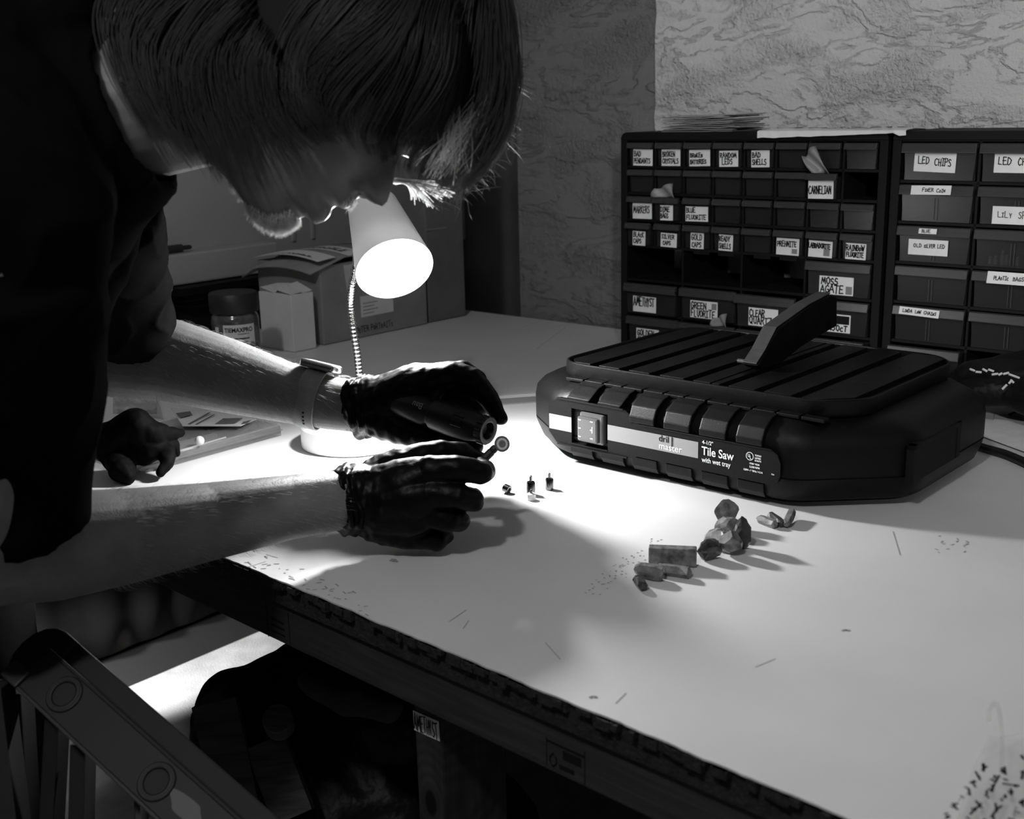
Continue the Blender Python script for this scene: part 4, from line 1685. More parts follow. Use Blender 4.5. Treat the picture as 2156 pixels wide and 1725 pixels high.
def stick(pa, pb, r, m, label, seed, group, z0=0.0, z1=0.0, rough=False):
    a, b = on(*pa), on(*pb)
    a.z += r * .9 + z0
    b.z += r * .9 + z1
    d = b - a
    q = random.Random(seed)
    bm = B()
    lathe(bm, [(r * .45, -r * .2), (r * .95, r * .35), (r, d.length * .3), (r * 1.03, d.length * .7), (r * .95, d.length - r * .3), (r * .6, d.length)], (0, 0, 0), d, 6)
    for v in bm.verts:
        v.co *= 1.0
        v.co += Vector((q.uniform(-1, 1), q.uniform(-1, 1), q.uniform(-1, 1))) * r * .10
    o = obj('crystal', bm, m)
    o.location = a
    return tag(o, label, 'crystal', group)


GC = 'rough crystals heaped in the middle'
crystal(1494, 1176, (.016, .011, .012), M['crystal_d'], 'darkest rough crystal at the front left of the crystal heap', 1, GC, 0, .5)
crystal(1537, 1168, (.014, .012, .014), M['crystal_m'], 'clear rough crystal at the front centre of the heap', 2, GC)
crystal(1565, 1154, (.0105, .011, .019), M['crystal_d'], 'upright dark rough crystal at the right of the heap', 3, GC)
crystal(1503, 1150, (.014, .010, .011), M['crystal_l'], 'bright clear crystal at the left of the heap', 4, GC)
crystal(1528, 1128, (.016, .013, .011), M['crystal_m'], 'flat clear crystal low at the back of the heap', 5, GC)
crystal(1529, 1112, (.0150, .010, .0155), M['crystal_m'], 'grey notched crystal standing on top at the back of the heap', 6, GC, .004)
crystal(1564, 1122, (.006, .006, .010), M['crystal_l'], 'tiny pointed crystal at the back right of the heap', 7, GC, .002)
GS = 'small crystal sticks beyond the heap'
stick((1597, 1100), (1633, 1114), .0052, M['crystal_m'], 'hexagonal grey crystal stick, left of three beside the saw shadow', 1, GS)
stick((1620, 1094), (1648, 1112), .0045, M['crystal_d'], 'dark crystal stick lying between two others by the saw', 2, GS, .002)
stick((1655, 1113), (1667, 1092), .0052, M['crystal_m'], 'upright grey crystal stick, right of three beside the saw shadow', 3, GS, 0, .004)
GB = 'cut crystal bars at the front'
p = on(1416, 1190)
bm = B()
box(bm, -.024, .024, -.006, .006, 0, .019, .0015)
o = obj('crystal', bm, M['crystal_m'])
o.location = (p.x, p.y, T0 + .0005)
o.rotation_euler = (0, 0, -radians(10))
tag(o, 'broad flat crystal slab standing at the back of the cut bars', 'crystal', GB)
stick((1382, 1208), (1454, 1218), .0062, M['crystal_m'], 'rough crystal bar lying right in front of the upright slab', 12, GB)
stick((1340, 1216), (1398, 1224), .0078, M['crystal_m'], 'thick hexagonal crystal bar at the left of the cut bars', 13, GB, .002)
stick((1340, 1228), (1356, 1246), .0055, M['crystal_d'], 'short dark crystal bar nearest the camera, under the thick bar', 14, GB)
crystal(1388, 1172, (.006, .005, .006), M['crystal_m'], 'small crystal chip behind the upright slab', 15, GB)

# crumpled black glove lying at left
def G3(px, py, h=0.0):
    p = on(px, py)
    return Vector((p.x, p.y, T0 + h))


GY = 1.47
bm = B()
gl = lambda px, py, Y=GY: at(px, py, Y)
for ch in ([(gl(225, 925), .020), (gl(285, 895), .022), (gl(320, 915), .016), (gl(380, 912, 1.50), .004)],
           [(gl(225, 930), .024), (gl(250, 965), .020), (gl(255, 990, 1.44), .017), (gl(270, 1004, 1.43), .0085)],
           [(gl(285, 900), .022), (gl(315, 945), .018), (gl(350, 950), .010), (gl(352, 978, 1.45), .008), (gl(338, 995, 1.44), .006)],
           [(gl(250, 950), .020), (gl(300, 950), .018), (gl(310, 965), .010)],
           [(gl(300, 930), .016), (gl(365, 940, 1.49), .008), (gl(372, 955, 1.49), .006)],
           [(gl(225, 930), .018), (gl(202, 925), .016), (gl(196, 915), .012)]):
    chain(bm, ch)
o = remesh('black_glove', bm, .0022, mat('matte_glove', .003, .7, spec=.05), None, 3, lambda c, n: .0035 * noise.noise(c * 38) + .0014 * noise.noise(c * 110), lambda c, n: Vector((c.x, c.y, max(c.z, T0 + .0006))))
tag(o, 'crumpled black glove lying on the bench beside the flat case', 'glove')

# flat clear case with swabs, and a brochure on it
ca, cb_ = on(350, 985), on(592, 918)
d = (cb_ - ca).normalized()
case = thing('flat_case', 'flat clear plastic case of small parts lying left of the lamp base', 'case', (cb_.x, cb_.y, T0), atan2(d.y, d.x))
L_ = (cb_ - ca).length + .04
bm = B()
box(bm, -L_, 0, 0, .16, .0006, .004)
box(bm, -L_, 0, 0, .0015, .004, .016)
box(bm, -.0015, 0, 0, .16, .004, .016)
box(bm, -L_, 0, .1585, .16, .004, .016)
box(bm, -L_, 0, -.004, .0, .009, .0105)
box(bm, -L_, 0, .05, .0515, .004, .014)
box(bm, -L_, 0, .10, .1015, .004, .014)
obj('case_body', bm, M['case_clear'], case)
bm = B()
box(bm, -L_, 0, -.002, .162, .016, .0182, .0006)
obj('case_lid', bm, M['clear'], case)
bm = B()
for a, b in (((-.15, .03), (-.07, .035)), ((-.10, .06), (-.06, .09)), ((-.20, .02), (-.13, .028))):
    tube(bm, [(a[0], a[1], .008), (b[0], b[1], .008)], .0013, 8)
sw_ = obj('swab', bm, M['whitebox'], case)
bm = B()
for (x, y, w_, h_) in ((-.06, .10, .035, .02), (-.10, .055, .03, .03), (-.03, .06, .02, .012), (-.16, .10, .04, .02)):
    box(bm, x, x + w_, y, y + h_, .0045, .010)
obj('small_parts', bm, M['black_frame'], case)
pb = at(421, 932, 1.53)
bm = B()
bmesh.ops.create_uvsphere(bm, u_segments=20, v_segments=12, radius=.0065)
o = obj('white_ball', bm, M['whitebox'], smooth=True)
o.location = on(421, 938, T0 + .0182) + Vector((0, 0, .0065))
tag(o, 'small white ball lying on the flat case beside the black glove', 'ball')
pts = [on(384, 898, T0 + .024), on(506, 898, T0 + .024), on(540, 884, T0 + .020), on(470, 868, T0 + .020), on(360, 860, T0 + .020)]
bm = B()
f = bm.faces.new([bm.verts.new(p) for p in pts])
r = bmesh.ops.extrude_face_region(bm, geom=[f])
for v in [g for g in r['geom'] if isinstance(g, bmesh.types.BMVert)]:
    v.co.z += .0012
for (qa, qb, qc, qd) in (((470, 881), (512, 880), (494, 892), (452, 893)), ((512, 888), (530, 884), (524, 889), (508, 893)), ((395, 893), (440, 868), (444, 869), (400, 894)), ((410, 894), (450, 872), (453, 873), (416, 894)), ((370, 870), (400, 866), (405, 873), (380, 880))):
    f = bm.faces.new([bm.verts.new(on(q[0], q[1], T0 + .0256)) for q in (qa, qb, qc, qd)])
    f.material_index = 1
o = obj('brochure', bm, [mat('brochure_paper', .55, .5), mat('brochure_print', .10, .6)])
tag(o, 'printed brochure lying over the flat case under the watch arm', 'brochure')
rows = []
for k in range(7):
    row = []
    for j in range(9):
        x, y = 238 + 92 * j / 8, 872 - 34 * k / 6
        row.append(on(x, y, T0 + .004 + .020 * abs(noise.noise(Vector((j * .7, k * .8, 2)))) + .012 * sin(pi * k / 6)))
    rows.append(row)
o = crumple('plastic_bag', rows, mat('bag_film_2', .4, .3, alpha=.35))
tag(o, 'crumpled clear plastic bag behind the black glove', 'bag')
bm = B()
p = on(258, 825)
box(bm, -.006, .006, -.004, .004, 0, .008, .002)
box(bm, .004, .016, -.003, .003, 0, .004, .001)
o = obj('binder_clip', bm, M['black_frame'])
o.location = (p.x, p.y, T0 + .0004)
tag(o, 'tiny black clip on the bench between shirt and far forearm', 'clip')

# right edge: papers, black bag with torn label, and the near clear bag
SHL_ = ('largest white paper sheet with dark blots beyond the power cord', 'white paper sheet lying on a larger sheet, nearest the cabinet', 'white paper sheet lying right along the power cord')
for k, q in enumerate((((2058, 846), (2180, 866), (2330, 960), (2040, 905)), ((2095, 872), (2210, 884), (2300, 960), (2090, 892)), ((2030, 905), (2100, 893), (2300, 930), (2180, 960)))):
    bm = B()
    f = bm.faces.new([bm.verts.new(on(a, b, T0 + .0006 + .0012 * k)) for a, b in q])
    r = bmesh.ops.extrude_face_region(bm, geom=[f])
    for v in [g for g in r['geom'] if isinstance(g, bmesh.types.BMVert)]:
        v.co.z += .0006
    if k == 0:
        for (a, b, c, d2) in (((2122, 872), (2142, 864), (2146, 868), (2126, 876)), ((2140, 862), (2165, 856), (2165, 861), (2143, 866))):
            f = bm.faces.new([bm.verts.new(on(x[0], x[1], T0 + .0042)) for x in (a, b, c, d2)])
            f.material_index = 1
    tag(obj('paper_sheet', bm, [M['paper'], M['ink']]), SHL_[k], 'paper', 'paper sheets beyond the power cord')
bm = B()
yb = 1.66
for ch in ([(at(2045, 800, yb), .026), (at(2120, 800, yb - .02), .036), (at(2240, 820, yb - .06), .045)], [(at(2040, 822, yb - .03), .020), (at(2130, 828, yb - .06), .022), (at(2240, 850, yb - .12), .03)], [(at(2120, 790, yb), .03), (at(2180, 770, yb - .02), .03)]):
    chain(bm, ch)
bb = remesh('black_plastic_bag', bm, .004, M['black_bag'], None, 3, lambda c, n: .006 * noise.noise(c * 26), lambda c, n: Vector((c.x, c.y, max(c.z, T0 + .0045))))
tag(bb, 'black plastic bag with torn white label lying below the right cabinet', 'bag')
bm = B()
seq = [(2042, 777, 2052, 781), (2054, 783, 2066, 784), (2069, 777, 2078, 782), (2081, 778, 2092, 782), (2088, 789, 2101, 787), (2102, 790, 2110, 786), (2112, 788, 2124, 785), (2124, 788, 2146, 796), (2128, 800, 2134, 806), (2124, 808, 2131, 800), (2110, 820, 2120, 810)]
for (a, b, c, d2) in seq:
    p, q = at(a, b, yb - .085), at(c, d2, yb - .085)
    tube(bm, [p, q], .0016, 6)
o = obj('torn_label', bm, M['paper'], bb)
o['label'] = 'torn white label edge'

# near clear bag with handwriting, bottom right corner
nb_ = thing('written_bag', 'clear plastic bag with black handwriting at the bottom right corner', 'bag', (0, 0, 0))
pc = on(2150, 1700)
rows = []
for k in range(15):
    t = k / 14
    row = []
    for j in range(13):
        s = j / 12
        base = on(2005 + 330 * s, 1760 - 60 * s, T0 + .001)
        back = on(2082 + 250 * s, 1560 - 10 * s, T0 + .001)
        p = base.lerp(back, t)
        p.z += .004 + .020 * sin(pi * t) * (.4 + s) + .004 * noise.noise(Vector((s * 5, t * 5, 1)))
        row.append(p)
    rows.append(row)
crumple('bag_film', rows, M['clearbag'], .0004, nb_)
bm = B()
rr = random.Random(21)
for ln in range(5):
    x, y = 2030 + ln * 34, 1722 - 0 * ln
    for k in range(7):
        cx_, cy_ = 1996 + ln * 40 + k * 13, 1718 - k * 17 + ln * 8
        if cx_ > 2190 or cy_ < 1612 + ln * 2:
            continue
        for st_ in range(3):
            a = (cx_ + rr.uniform(-8, 8), cy_ + rr.uniform(-11, 11))
            b = (cx_ + rr.uniform(-8, 8), cy_ + rr.uniform(-11, 11))
            p, q = on(a[0], a[1], T0 + .034), on(b[0], b[1], T0 + .034)
            dd = (q - p)
            if dd.length < 1e-4:
                continue
            dd.normalize()
            n2 = Vector((-dd.y, dd.x, 0)) * .0008
            bm.faces.new([bm.verts.new(v) for v in (p - n2, q - n2, q + n2, p + n2)])
for (a, b) in (((2085, 1640), (2098, 1648)), ((2110, 1650), (2145, 1656)), ((2150, 1590), (2156, 1600)), ((2112, 1640), (2122, 1644))):
    p, q = on(a[0], a[1], T0 + .034), on(b[0], b[1], T0 + .034)
    dd = (q - p).normalized()
    n2 = Vector((-dd.y, dd.x, 0)) * .0010
    bm.faces.new([bm.verts.new(v) for v in (p - n2, q - n2, q + n2, p + n2)])
obj('handwriting', bm, M['ink'], nb_)
# standing fold of the bag with its glint
bm = B()
fold = [at(2108, 1640, .70), at(2110, 1560, .71), at(2104, 1500, .72), at(2095, 1480, .725), at(2084, 1495, .725), at(2082, 1520, .72)]
tube(bm, spline(fold, 6), .0016, 8)
obj('folded_edge', bm, M['clear'], nb_, smooth=True)

# ================================================================== UNDER AND IN FRONT OF THE BENCH
bm = B()
for ch in ([(at(520, 1535, 1.42), .076), (at(640, 1442, 1.47), .062), (at(800, 1500, 1.45), .10)],
           [(at(530, 1600, 1.40), .085), (at(620, 1720, 1.42), .15), (at(800, 1700, 1.45), .16)],
           [(at(640, 1500, 1.46), .08), (Vector((-.25, 1.46, .17)), .16)], [(at(800, 1600, 1.46), .10), (Vector((-.12, 1.46, .17)), .165)]):
    chain(bm, ch)
o = remesh('bin_bag', bm, .007, M['black_bag'], None, 3, lambda c, n: .016 * noise.noise(c * 9) + .006 * noise.noise(c * 30), lambda c, n: Vector((c.x, c.y, max(c.z, .002))))
tag(o, 'large black bin bag slumped under the bench', 'bag')


def beam(bm, p, q, w, h, upv=(0, 0, 1), mi=0, bev=0.001):
    p, q = Vector(p), Vector(q)
    d = (q - p).normalized()
    s = d.cross(Vector(upv)).normalized()
    n = s.cross(d)
    L = (q - p).length
    mw = Matrix(((d.x, s.x, n.x, p.x), (d.y, s.y, n.y, p.y), (d.z, s.z, n.z, p.z), (0, 0, 0, 1)))
    box(bm, 0, L, -w / 2, w / 2, -h / 2, h / 2, bev, 2, mi, mw)


bm = B()
beam(bm, at(452, 1478, 1.30), at(500, 1700, 1.26), .055, .012, upv=-FW)
o = obj('wood_offcut', bm, M['log'])
tag(o, 'rough sawn board leaning on the bin bag, left of the log end', 'wood')
bm = B()
beam(bm, at(560, 1560, 1.29), at(620, 1720, 1.25), .05, .016, upv=-FW)
o = obj('wood_offcut', bm, M['log'])
tag(o, 'broken grainy board leaning on the bin bag below the log end', 'wood')
bm = B()
a, b = at(584, 1512, 1.245), at(600, 1560, 1.30)
lathe(bm, [(.017, 0), (.018, .004), (.018, .028)], a, b - a, 20)
o = obj('log', bm, M['log'])
tag(o, 'round dark log end poking out of the bin bag', 'log')
bm = B()
for ch in ([(at(650, 1430, 1.36), .014), (at(730, 1470, 1.34), .022), (at(820, 1490, 1.33), .018)],):
    chain(bm, ch)
o = remesh('crumpled_paper', bm, .004, mat('kraft_crumple', .04, .9), None, 2, lambda c, n: .008 * noise.noise(c * 25))
tag(o, 'crumpled brown paper lying on top of the bin bag', 'paper')

# step ladder, bottom left
ld = thing('step_ladder', 'dark step ladder at the bottom left, rail with round rung sockets', 'ladder', Vector((at(150, 1480, .9).x, at(150, 1480, .9).y, 0)))
base = Vector(ld.location)
LY0, LY1 = .95, .80


def LP(px, py, t):
    return at(px, py, LY0 + (LY1 - LY0) * t) - base


A0, A1 = LP(66, 1404, 0), LP(505, 1806, 1)
dl = (A1 - A0).normalized()
sl = dl.cross(-FW).normalized()      # points across the rail, in the picture plane
nl = sl.cross(dl)
if nl.dot(-FW) < 0:
    nl = -nl
tilt = (nl + Vector((0, 0, .8))).normalized()
sl = dl.cross(tilt).normalized()
nl = sl.cross(dl)
LL = (A1 - A0).length


def lmw(p=A0):
    return Matrix(((dl.x, sl.x, nl.x, p.x), (dl.y, sl.y, nl.y, p.y), (dl.z, sl.z, nl.z, p.z), (0, 0, 0, 1)))


rgt = 1 if sl.dot(RT) > 0 else -1
WH = .0185
bm = B()
box(bm, 0, LL, -WH, WH, -.003, 0, .0008, 2, 0, lmw())
rail = obj('rail', bm, M['ladder_web'], ld)
bm = B()
y0, y1 = sorted((-rgt * WH, -rgt * (WH + .003)))
box(bm, 0, LL, y0, y1, -.030, .001, .0008, 2, 0, lmw())
o = obj('rail_flange', bm, M['ladder'], rail)
bm = B()
y0, y1 = sorted((rgt * WH, rgt * (WH + .003)))
box(bm, 0, LL, y0, y1, -.030, .001, .0008, 2, 0, lmw())
y0, y1 = sorted((rgt * (WH + .003), rgt * (WH + .022)))
box(bm, -.012, LL, y0, y1, -.045, -.012, .002, 2, 0, lmw())
o = obj('rear_rail', bm, M['ladder_cap'], ld)
bm = B()
prof = []
y0, y1 = -rgt * (WH + .003), rgt * (WH + .022)
for i in range(9):
    t = pi * i / 8
    prof.append((-.004 - .026 * sin(t), (y0 + y1) / 2 + (y0 - y1) / 2 * cos(t)))
prof += [(.014, y1), (.014, y0)]
tmp = B()
prism(tmp, prof, 'z', -.040, -.004, 0, .002)
for v in tmp.verts:
    v.co = lmw() @ v.co
cap_o = obj('end_cap', tmp, M['ladder_cap'], ld)
bm = B()
box(bm, -.016, .006, min(y0, y0 * .2), max(y0, y0 * .2), -.004, .004, .0015, 2, 0, lmw())
obj('cap_tab', bm, M['ladder'], cap_o)


def onrail(px, py):
    r = ray(px, py)
    p0 = A0 + base
    t = (p0 - CAMP).dot(nl) / r.dot(nl)
    return CAMP + r * t - base


for (px, py) in ((136, 1463), (330, 1647), (508, 1812)):
    c = onrail(px, py)
    bm = B()
    lathe(bm, [(.0105, -.012), (.0105, .0015), (.0125, .0028), (.0140, .0012), (.0150, .0024), (.0165, .0008), (.0165, -.001)], c, nl, 32, cap=False)
    k = obj('rung_socket', bm, M['ladder_web'], ld, smooth=True)
    bm = B()
    lathe(bm, [(.0104, .0006), (.0, .0006)], c, nl, 32, cap=False)  # black disc stands in for the shade inside the socket
    obj('socket_shade', bm, M['ladder_cap'], k)
# paint splash on the web near the bottom
bm = B()
c = onrail(392, 1702)
vs = []
for i in range(22):
    a = 2 * pi * i / 22
    vs.append(bm.verts.new(c + dl * (.020 * cos(a) + .004 * sin(3 * a)) + sl * (.008 * sin(a)) + nl * .0004))
bm.faces.new(vs)
obj('worn_patch', bm, mat('worn_patch', .12, .7), rail)


def leg(px0, py0, px1, py1, Y0, w, h, m, name='leg'):
    p = at(px0, py0, Y0)
    q = at(px1, py1, Y0 - .02)
    d = (q - p).normalized()
    t = (p.z - .002) / -d.z
    q = p + d * t
    bm = B()
    beam(bm, p - base, q - base, w, h, upv=-FW, bev=.0015)
    return obj(name, bm, m, ld)


leg(-4, 1440, 30, 1725, .945, .017, .03, M['ladder'])
leg(46, 1450, 62, 1725, .985, .010, .03, M['ladder_cap'], 'leg')
leg(122, 1500, 110, 1725, .955, .013, .03, M['ladder_web'])
leg(176, 1560, 172, 1725, .950, .014, .03, M['ladder_cap'], 'leg')
leg(297, 1690, 300, 1760, .93, .006, .02, M['ladder'], 'brace')

# ================================================================== PERSON
YH = 1.0
_c = at(590, 480, YH)
TH = (_c - CAMP).dot(FW)
KH = TH / F_PX
Uv = RT * .874 + UP * .485
Fv = RT * .485 - UP * .874
Sv = -FW


TURN = radians(3.0)


def hp(u, f, s):
    # the head is turned a little towards the camera
    g = f + 200
    f, s = -200 + g * cos(TURN) - s * sin(TURN), s * cos(TURN) + g * sin(TURN)
    return _c + (Uv * u + Fv * f + Sv * s) * KH


def px2uf(px, py):
    dx, dy = px - 590, py - 480
    return .874 * dx - .485 * dy, .485 * dx + .874 * dy


def interp(tab, x):
    if x <= tab[0][0]:
        return tab[0][1]
    for (a, b), (c, d) in zip(tab, tab[1:]):
        if x <= c:
            t = (x - a) / (c - a)
            return b + (d - b) * t
    return tab[-1][1]


def smooth_interp(tab, x):
    if x <= tab[0][0]:
        return tab[0][1]
    if x >= tab[-1][0]:
        return tab[-1][1]
    n = len(tab)
    for i in range(n - 1):
        if x <= tab[i + 1][0]:
            x0, y0 = tab[i]
            x1, y1 = tab[i + 1]
            m0 = (tab[i + 1][1] - tab[max(i - 1, 0)][1]) / (tab[i + 1][0] - tab[max(i - 1, 0)][0])
            m1 = (tab[min(i + 2, n - 1)][1] - tab[i][1]) / (tab[min(i + 2, n - 1)][0] - tab[i][0])
            h = x1 - x0
            t = (x - x0) / h
            return (2 * t ** 3 - 3 * t * t + 1) * y0 + (t ** 3 - 2 * t * t + t) * h * m0 + (-2 * t ** 3 + 3 * t * t) * y1 + (t ** 3 - t * t) * h * m1


# midline of the face traced as a profile
prof_px = [(521, 441), (540, 462.6), (556, 474), (573, 481.5), (588, 484), (603, 481.5), (620, 469.7), (639, 452), (651, 462.6), (665, 474.4), (686, 466), (696, 454), (699, 434), (712, 432.5), (724, 442.5), (741, 434), (757.5, 414), (770, 420), (781, 427), (795, 435), (807, 439), (818, 430), (826, 405.8), (833, 382), (838, 345), (850, 322), (880, 300), (930, 270), (975, 225)]
PROF = sorted(px2uf(*p) for p in prof_px)
_pp = []
for u, f in PROF:
    if not _pp or u > _pp[-1][0] + .8:
        _pp.append((u, f))
PROF = [(-60, -190), (-40, -110)] + [q for q in _pp if q[0] > -36] + [(530, -125), (556, -210), (562, -250)]
PROF.sort()
FB = [(-60, -190), (-36, -100), (-15, -40), (0, -18), (60, 2), (130, 10), (200, 2), (282, -22), (330, 0), (400, -4), (470, -48), (530, -135), (556, -215), (562, -250)]
BK = [(-60, -210), (-36, -230), (0, -270), (60, -320), (100, -350), (200, -430), (300, -475), (400, -470), (480, -420), (530, -340), (556, -270), (562, -252)]
WD = [(-60, 20), (-36, 66), (0, 92), (60, 130), (130, 158), (200, 172), (300, 184), (400, 190), (480, 168), (530, 112), (556, 40), (562, 4)]
NW = [(-60, 60), (0, 55), (60, 55), (80, 60), (150, 58), (178, 34), (200, 34), (225, 24), (270, 18), (300, 30), (330, 60), (470, 90)]


def head_grid(off=0.0, keep=None):
    nu, nph = 150, 96
    us = [-60 + 622 * (i / nu) for i in range(nu + 1)]
    rings = []
    for u in us:
        ff, fb, w = smooth_interp(FB, u), smooth_interp(BK, u), smooth_interp(WD, u)
        pf = interp(PROF, u)
        fc = fb + (ff - fb) * .52
        ring = []
        for k in range(nph):
            # denser sampling round the face
            ph = 2 * pi * k / nph
            ph = ph - .45 * sin(ph)
            c, s_ = cos(ph), sin(ph)
            a = (ff - fc) if c > 0 else (fc - fb)
            e = .86
            f = fc + a * (abs(c) ** e) * (1 if c > 0 else -1)
            s = w * (abs(s_) ** .92) * (1 if s_ > 0 else -1)
            if c > 0:
                nw = interp(NW, u)
                g = math.exp(-(s / nw) ** 2)
                f += (pf - ff) * g
                # wings of the nose
                f += 16 * math.exp(-((u - 186) / 12) ** 2) * math.exp(-((abs(s) - 34) / 13) ** 2)
                # eye sockets
                f -= 26 * math.exp(-((u - 268) / 26) ** 2) * math.exp(-((abs(s) - 78) / 36) ** 2)
                f += 9 * math.exp(-((u - 312) / 16) ** 2) * math.exp(-((abs(s) - 70) / 48) ** 2)
                # cheekbones, corner of the mouth
                f += 10 * math.exp(-((u - 205) / 35) ** 2) * math.exp(-((abs(s) - 110) / 36) ** 2)
                f -= 7 * math.exp(-((u - 102) / 9) ** 2) * math.exp(-((abs(s) - 52) / 20) ** 2)
                # nostrils
                f -= 12 * math.exp(-((u - 183) / 6) ** 2) * math.exp(-((abs(s) - 17) / 8) ** 2)
            q = hp(u, f, s)
            if off:
                cen = hp(u, fc, 0)
                q = q + (q - cen).normalized() * off * KH
            ring.append((q, u, f, s))
        rings.append(ring)
    return rings


def grid_mesh(bm, rings, keep=None):
    V = [[bm.verts.new(p[0]) for p in r] for r in rings]
    n = len(V[0])
    for i in range(len(V) - 1):
        for k in range(n):
            if keep is None or keep(rings[i][k]):
                bm.faces.new((V[i][k], V[i][(k + 1) % n], V[i + 1][(k + 1) % n], V[i + 1][k]))
    if keep is None:
        bm.faces.new(V[0][::-1])
        bm.faces.new(V[-1])
    else:
        bmesh.ops.delete(bm, geom=[v for v in bm.verts if not v.link_faces], context='VERTS')


WRx, WLx = (722, 1052, 1.155), (752, 856, 1.365)
person = bm = B()
HG = head_grid()
grid_mesh(bm, HG)
# ear (near and far side)
for sg in (1, -1):
    e0 = [hp(175, -222, sg * 158), hp(205, -235, sg * 166), hp(240, -245, sg * 170), hp(262, -232, sg * 168), hp(250, -212, sg * 164)]
    chain(bm, [(e0[0], .006), (e0[1], .0075), (e0[2], .008), (e0[3], .0065), (e0[4], .005)])
# neck
chain(bm, [(CAMP + ray(150, 250) * (TH - .005), .064), (CAMP + ray(250, 236) * TH, .060), (CAMP + ray(400, 212) * TH, .056), (CAMP + ray(480, 190) * TH, .058)])
# torso, hips and legs
SHR, SHL = at(20, 470, .850), at(195, 405, 1.165)
chain(bm, [(SHR, .052), (at(30, 330, .93), .05), (at(60, 280, 1.0), .055), (at(115, 320, 1.08), .05), (SHL, .055)])
chain(bm, [(at(40, 330, 1.0), .085), (at(-100, 520, 1.0), .10), (at(-260, 690, .99), .10), (at(-400, 860, .98), .11)])
chain(bm, [(at(-20, 420, .95), .075), (at(-190, 600, .94), .09)])
chain(bm, [(at(30, 430, 1.07), .07), (at(-150, 600, 1.05), .09)])
HIP = at(-400, 880, .98)
for dy in (-.09, .09):
    h = Vector((HIP.x, HIP.y + dy, HIP.z - .03))
    chain(bm, [(h, .10), (Vector((h.x + .03, h.y + dy * .1, .50)), .068), (Vector((h.x - .02, h.y + dy * .1, .12)), .042), (Vector((h.x + .0, h.y + dy * .1, .05)), .040), (Vector((h.x + .16, h.y + dy * .15, .032)), .030)])
# near (right) arm
ELR = at(-60, 1172, .90)
chain(bm, [(SHR, .052), (at(-10, 820, .86), .046), (ELR, .042), (at(110, 1150, .950), .0470), (at(260, 1130, 1.000), .0430), (at(430, 1100, 1.06), .0375), (at(600, 1070, 1.115), .0325), (at(*WRx), .0305), (at(800, 1042, 1.165), .029)])
# far (left) arm
ELL = at(150, 742, 1.40)
chain(bm, [(SHL, .056), (at(190, 580, 1.29), .050), (ELL, .046), (at(240, 748, 1.40), .0510), (at(350, 757, 1.395), .0503), (at(480, 792, 1.39), .0444), (at(600, 826, 1.38), .0363), (at(690, 848, 1.372), .0320), (at(*WLx), .0312), (at(820, 850, 1.352), .030)])
body = remesh('person', bm, .0019, M['skin'], None, 1)
tag(body, 'person in black T-shirt and gloves bending over the lamp, working with a rotary tool', 'person')

# eyes, half hidden under the hair
for sg in (1, -1):
    bm = B()
    c = hp(268, -62, sg * 74)
    bmesh.ops.create_uvsphere(bm, u_segments=16, v_segments=12, radius=.0118, matrix=Matrix.Translation(c))
    o = obj('eye', bm, mat('eye', .15, .2), body, smooth=True)

# ---- hair
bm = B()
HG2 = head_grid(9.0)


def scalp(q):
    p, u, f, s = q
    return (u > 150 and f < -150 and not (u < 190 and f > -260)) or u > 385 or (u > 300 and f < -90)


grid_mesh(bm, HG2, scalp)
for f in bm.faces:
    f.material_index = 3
cap_me = bpy.data.meshes.new('cap')
bm.to_mesh(cap_me)
bm.free()
guides = [
    [(500, -112), (380, -90), (250, -40), (214, 40), (236, 150), (280, 240), (335, 335)],
    [(555, -116), (480, -80), (380, 0), (312, 90), (322, 200), (362, 290), (402, 362)],
    [(610, -118), (560, -80), (450, 10), (388, 110), (398, 220), (436, 312), (472, 378)],
    [(660, -118), (640, -80), (540, 20), (480, 110), (490, 210), (530, 300), (560, 365)],
    [(720, -116), (720, -60), (640, 30), (600, 120), (605, 210), (645, 280), (690, 315)],
    [(775, -112), (790, -60), (720, 30), (650, 110), (635, 180), (670, 250), (705, 295)],
    [(820, -104), (850, -60), (800, 20), (720, 90), (655, 160), (650, 220), (690, 285)],
    [(865, -95), (905, -60), (880, 40), (865, 140), (835, 230), (810, 300), (822, 350)],
    [(905, -86), (955, -60), (930, 40), (915, 150), (880, 240), (845, 310), (832, 375)],
    [(940, -76), (995, -50), (980, 60), (968, 170), (930, 260), (880, 330), (858, 385)],
    [(970, -66), (1025, -40), (1028, 80), (1018, 190), (978, 280), (930, 350), (893, 398)],
    [(990, -56), (1045, -30), (1062, 90), (1062, 200), (1030, 290), (980, 360), (932, 412)],
    [(1005, -46), (1055, -20), (1078, 100), (1082, 210), (1055, 300), (1005, 370), (950, 420)],
]


def side_at(px, py, sgn=1):
    u, f = px2uf(px, py)
    ff, fb, w = smooth_interp(FB, u), smooth_interp(BK, u), smooth_interp(WD, u)
    fc = fb + (ff - fb) * .52
    a = (ff - fc) if f > fc else (fc - fb)
    t = max(0.0, 1 - ((f - fc) / max(a, 1)) ** 2)
    s = w * sqrt(t)
    if f < -120 and u < 170:
        s = max(s, 168 - .10 * max(0, -f - 380))
    return u, f, sgn * s


hr = random.Random(17)
cu = bpy.data.curves.new('hair', 'CURVE')
cu.dimensions = '3D'
cu.bevel_depth = 1.0
cu.bevel_resolution = 0
cu.use_fill_caps = False


def add_strand(c, pts, r, mi=0):
    s = c.splines.new('POLY')
    s.material_index = mi
    s.points.add(len(pts) - 1)
    for k, p in enumerate(pts):
        s.points[k].co = (p.x, p.y, p.z, 1)
        t = k / (len(pts) - 1)
        s.points[k].radius = r * (1 - .75 * t ** 2)


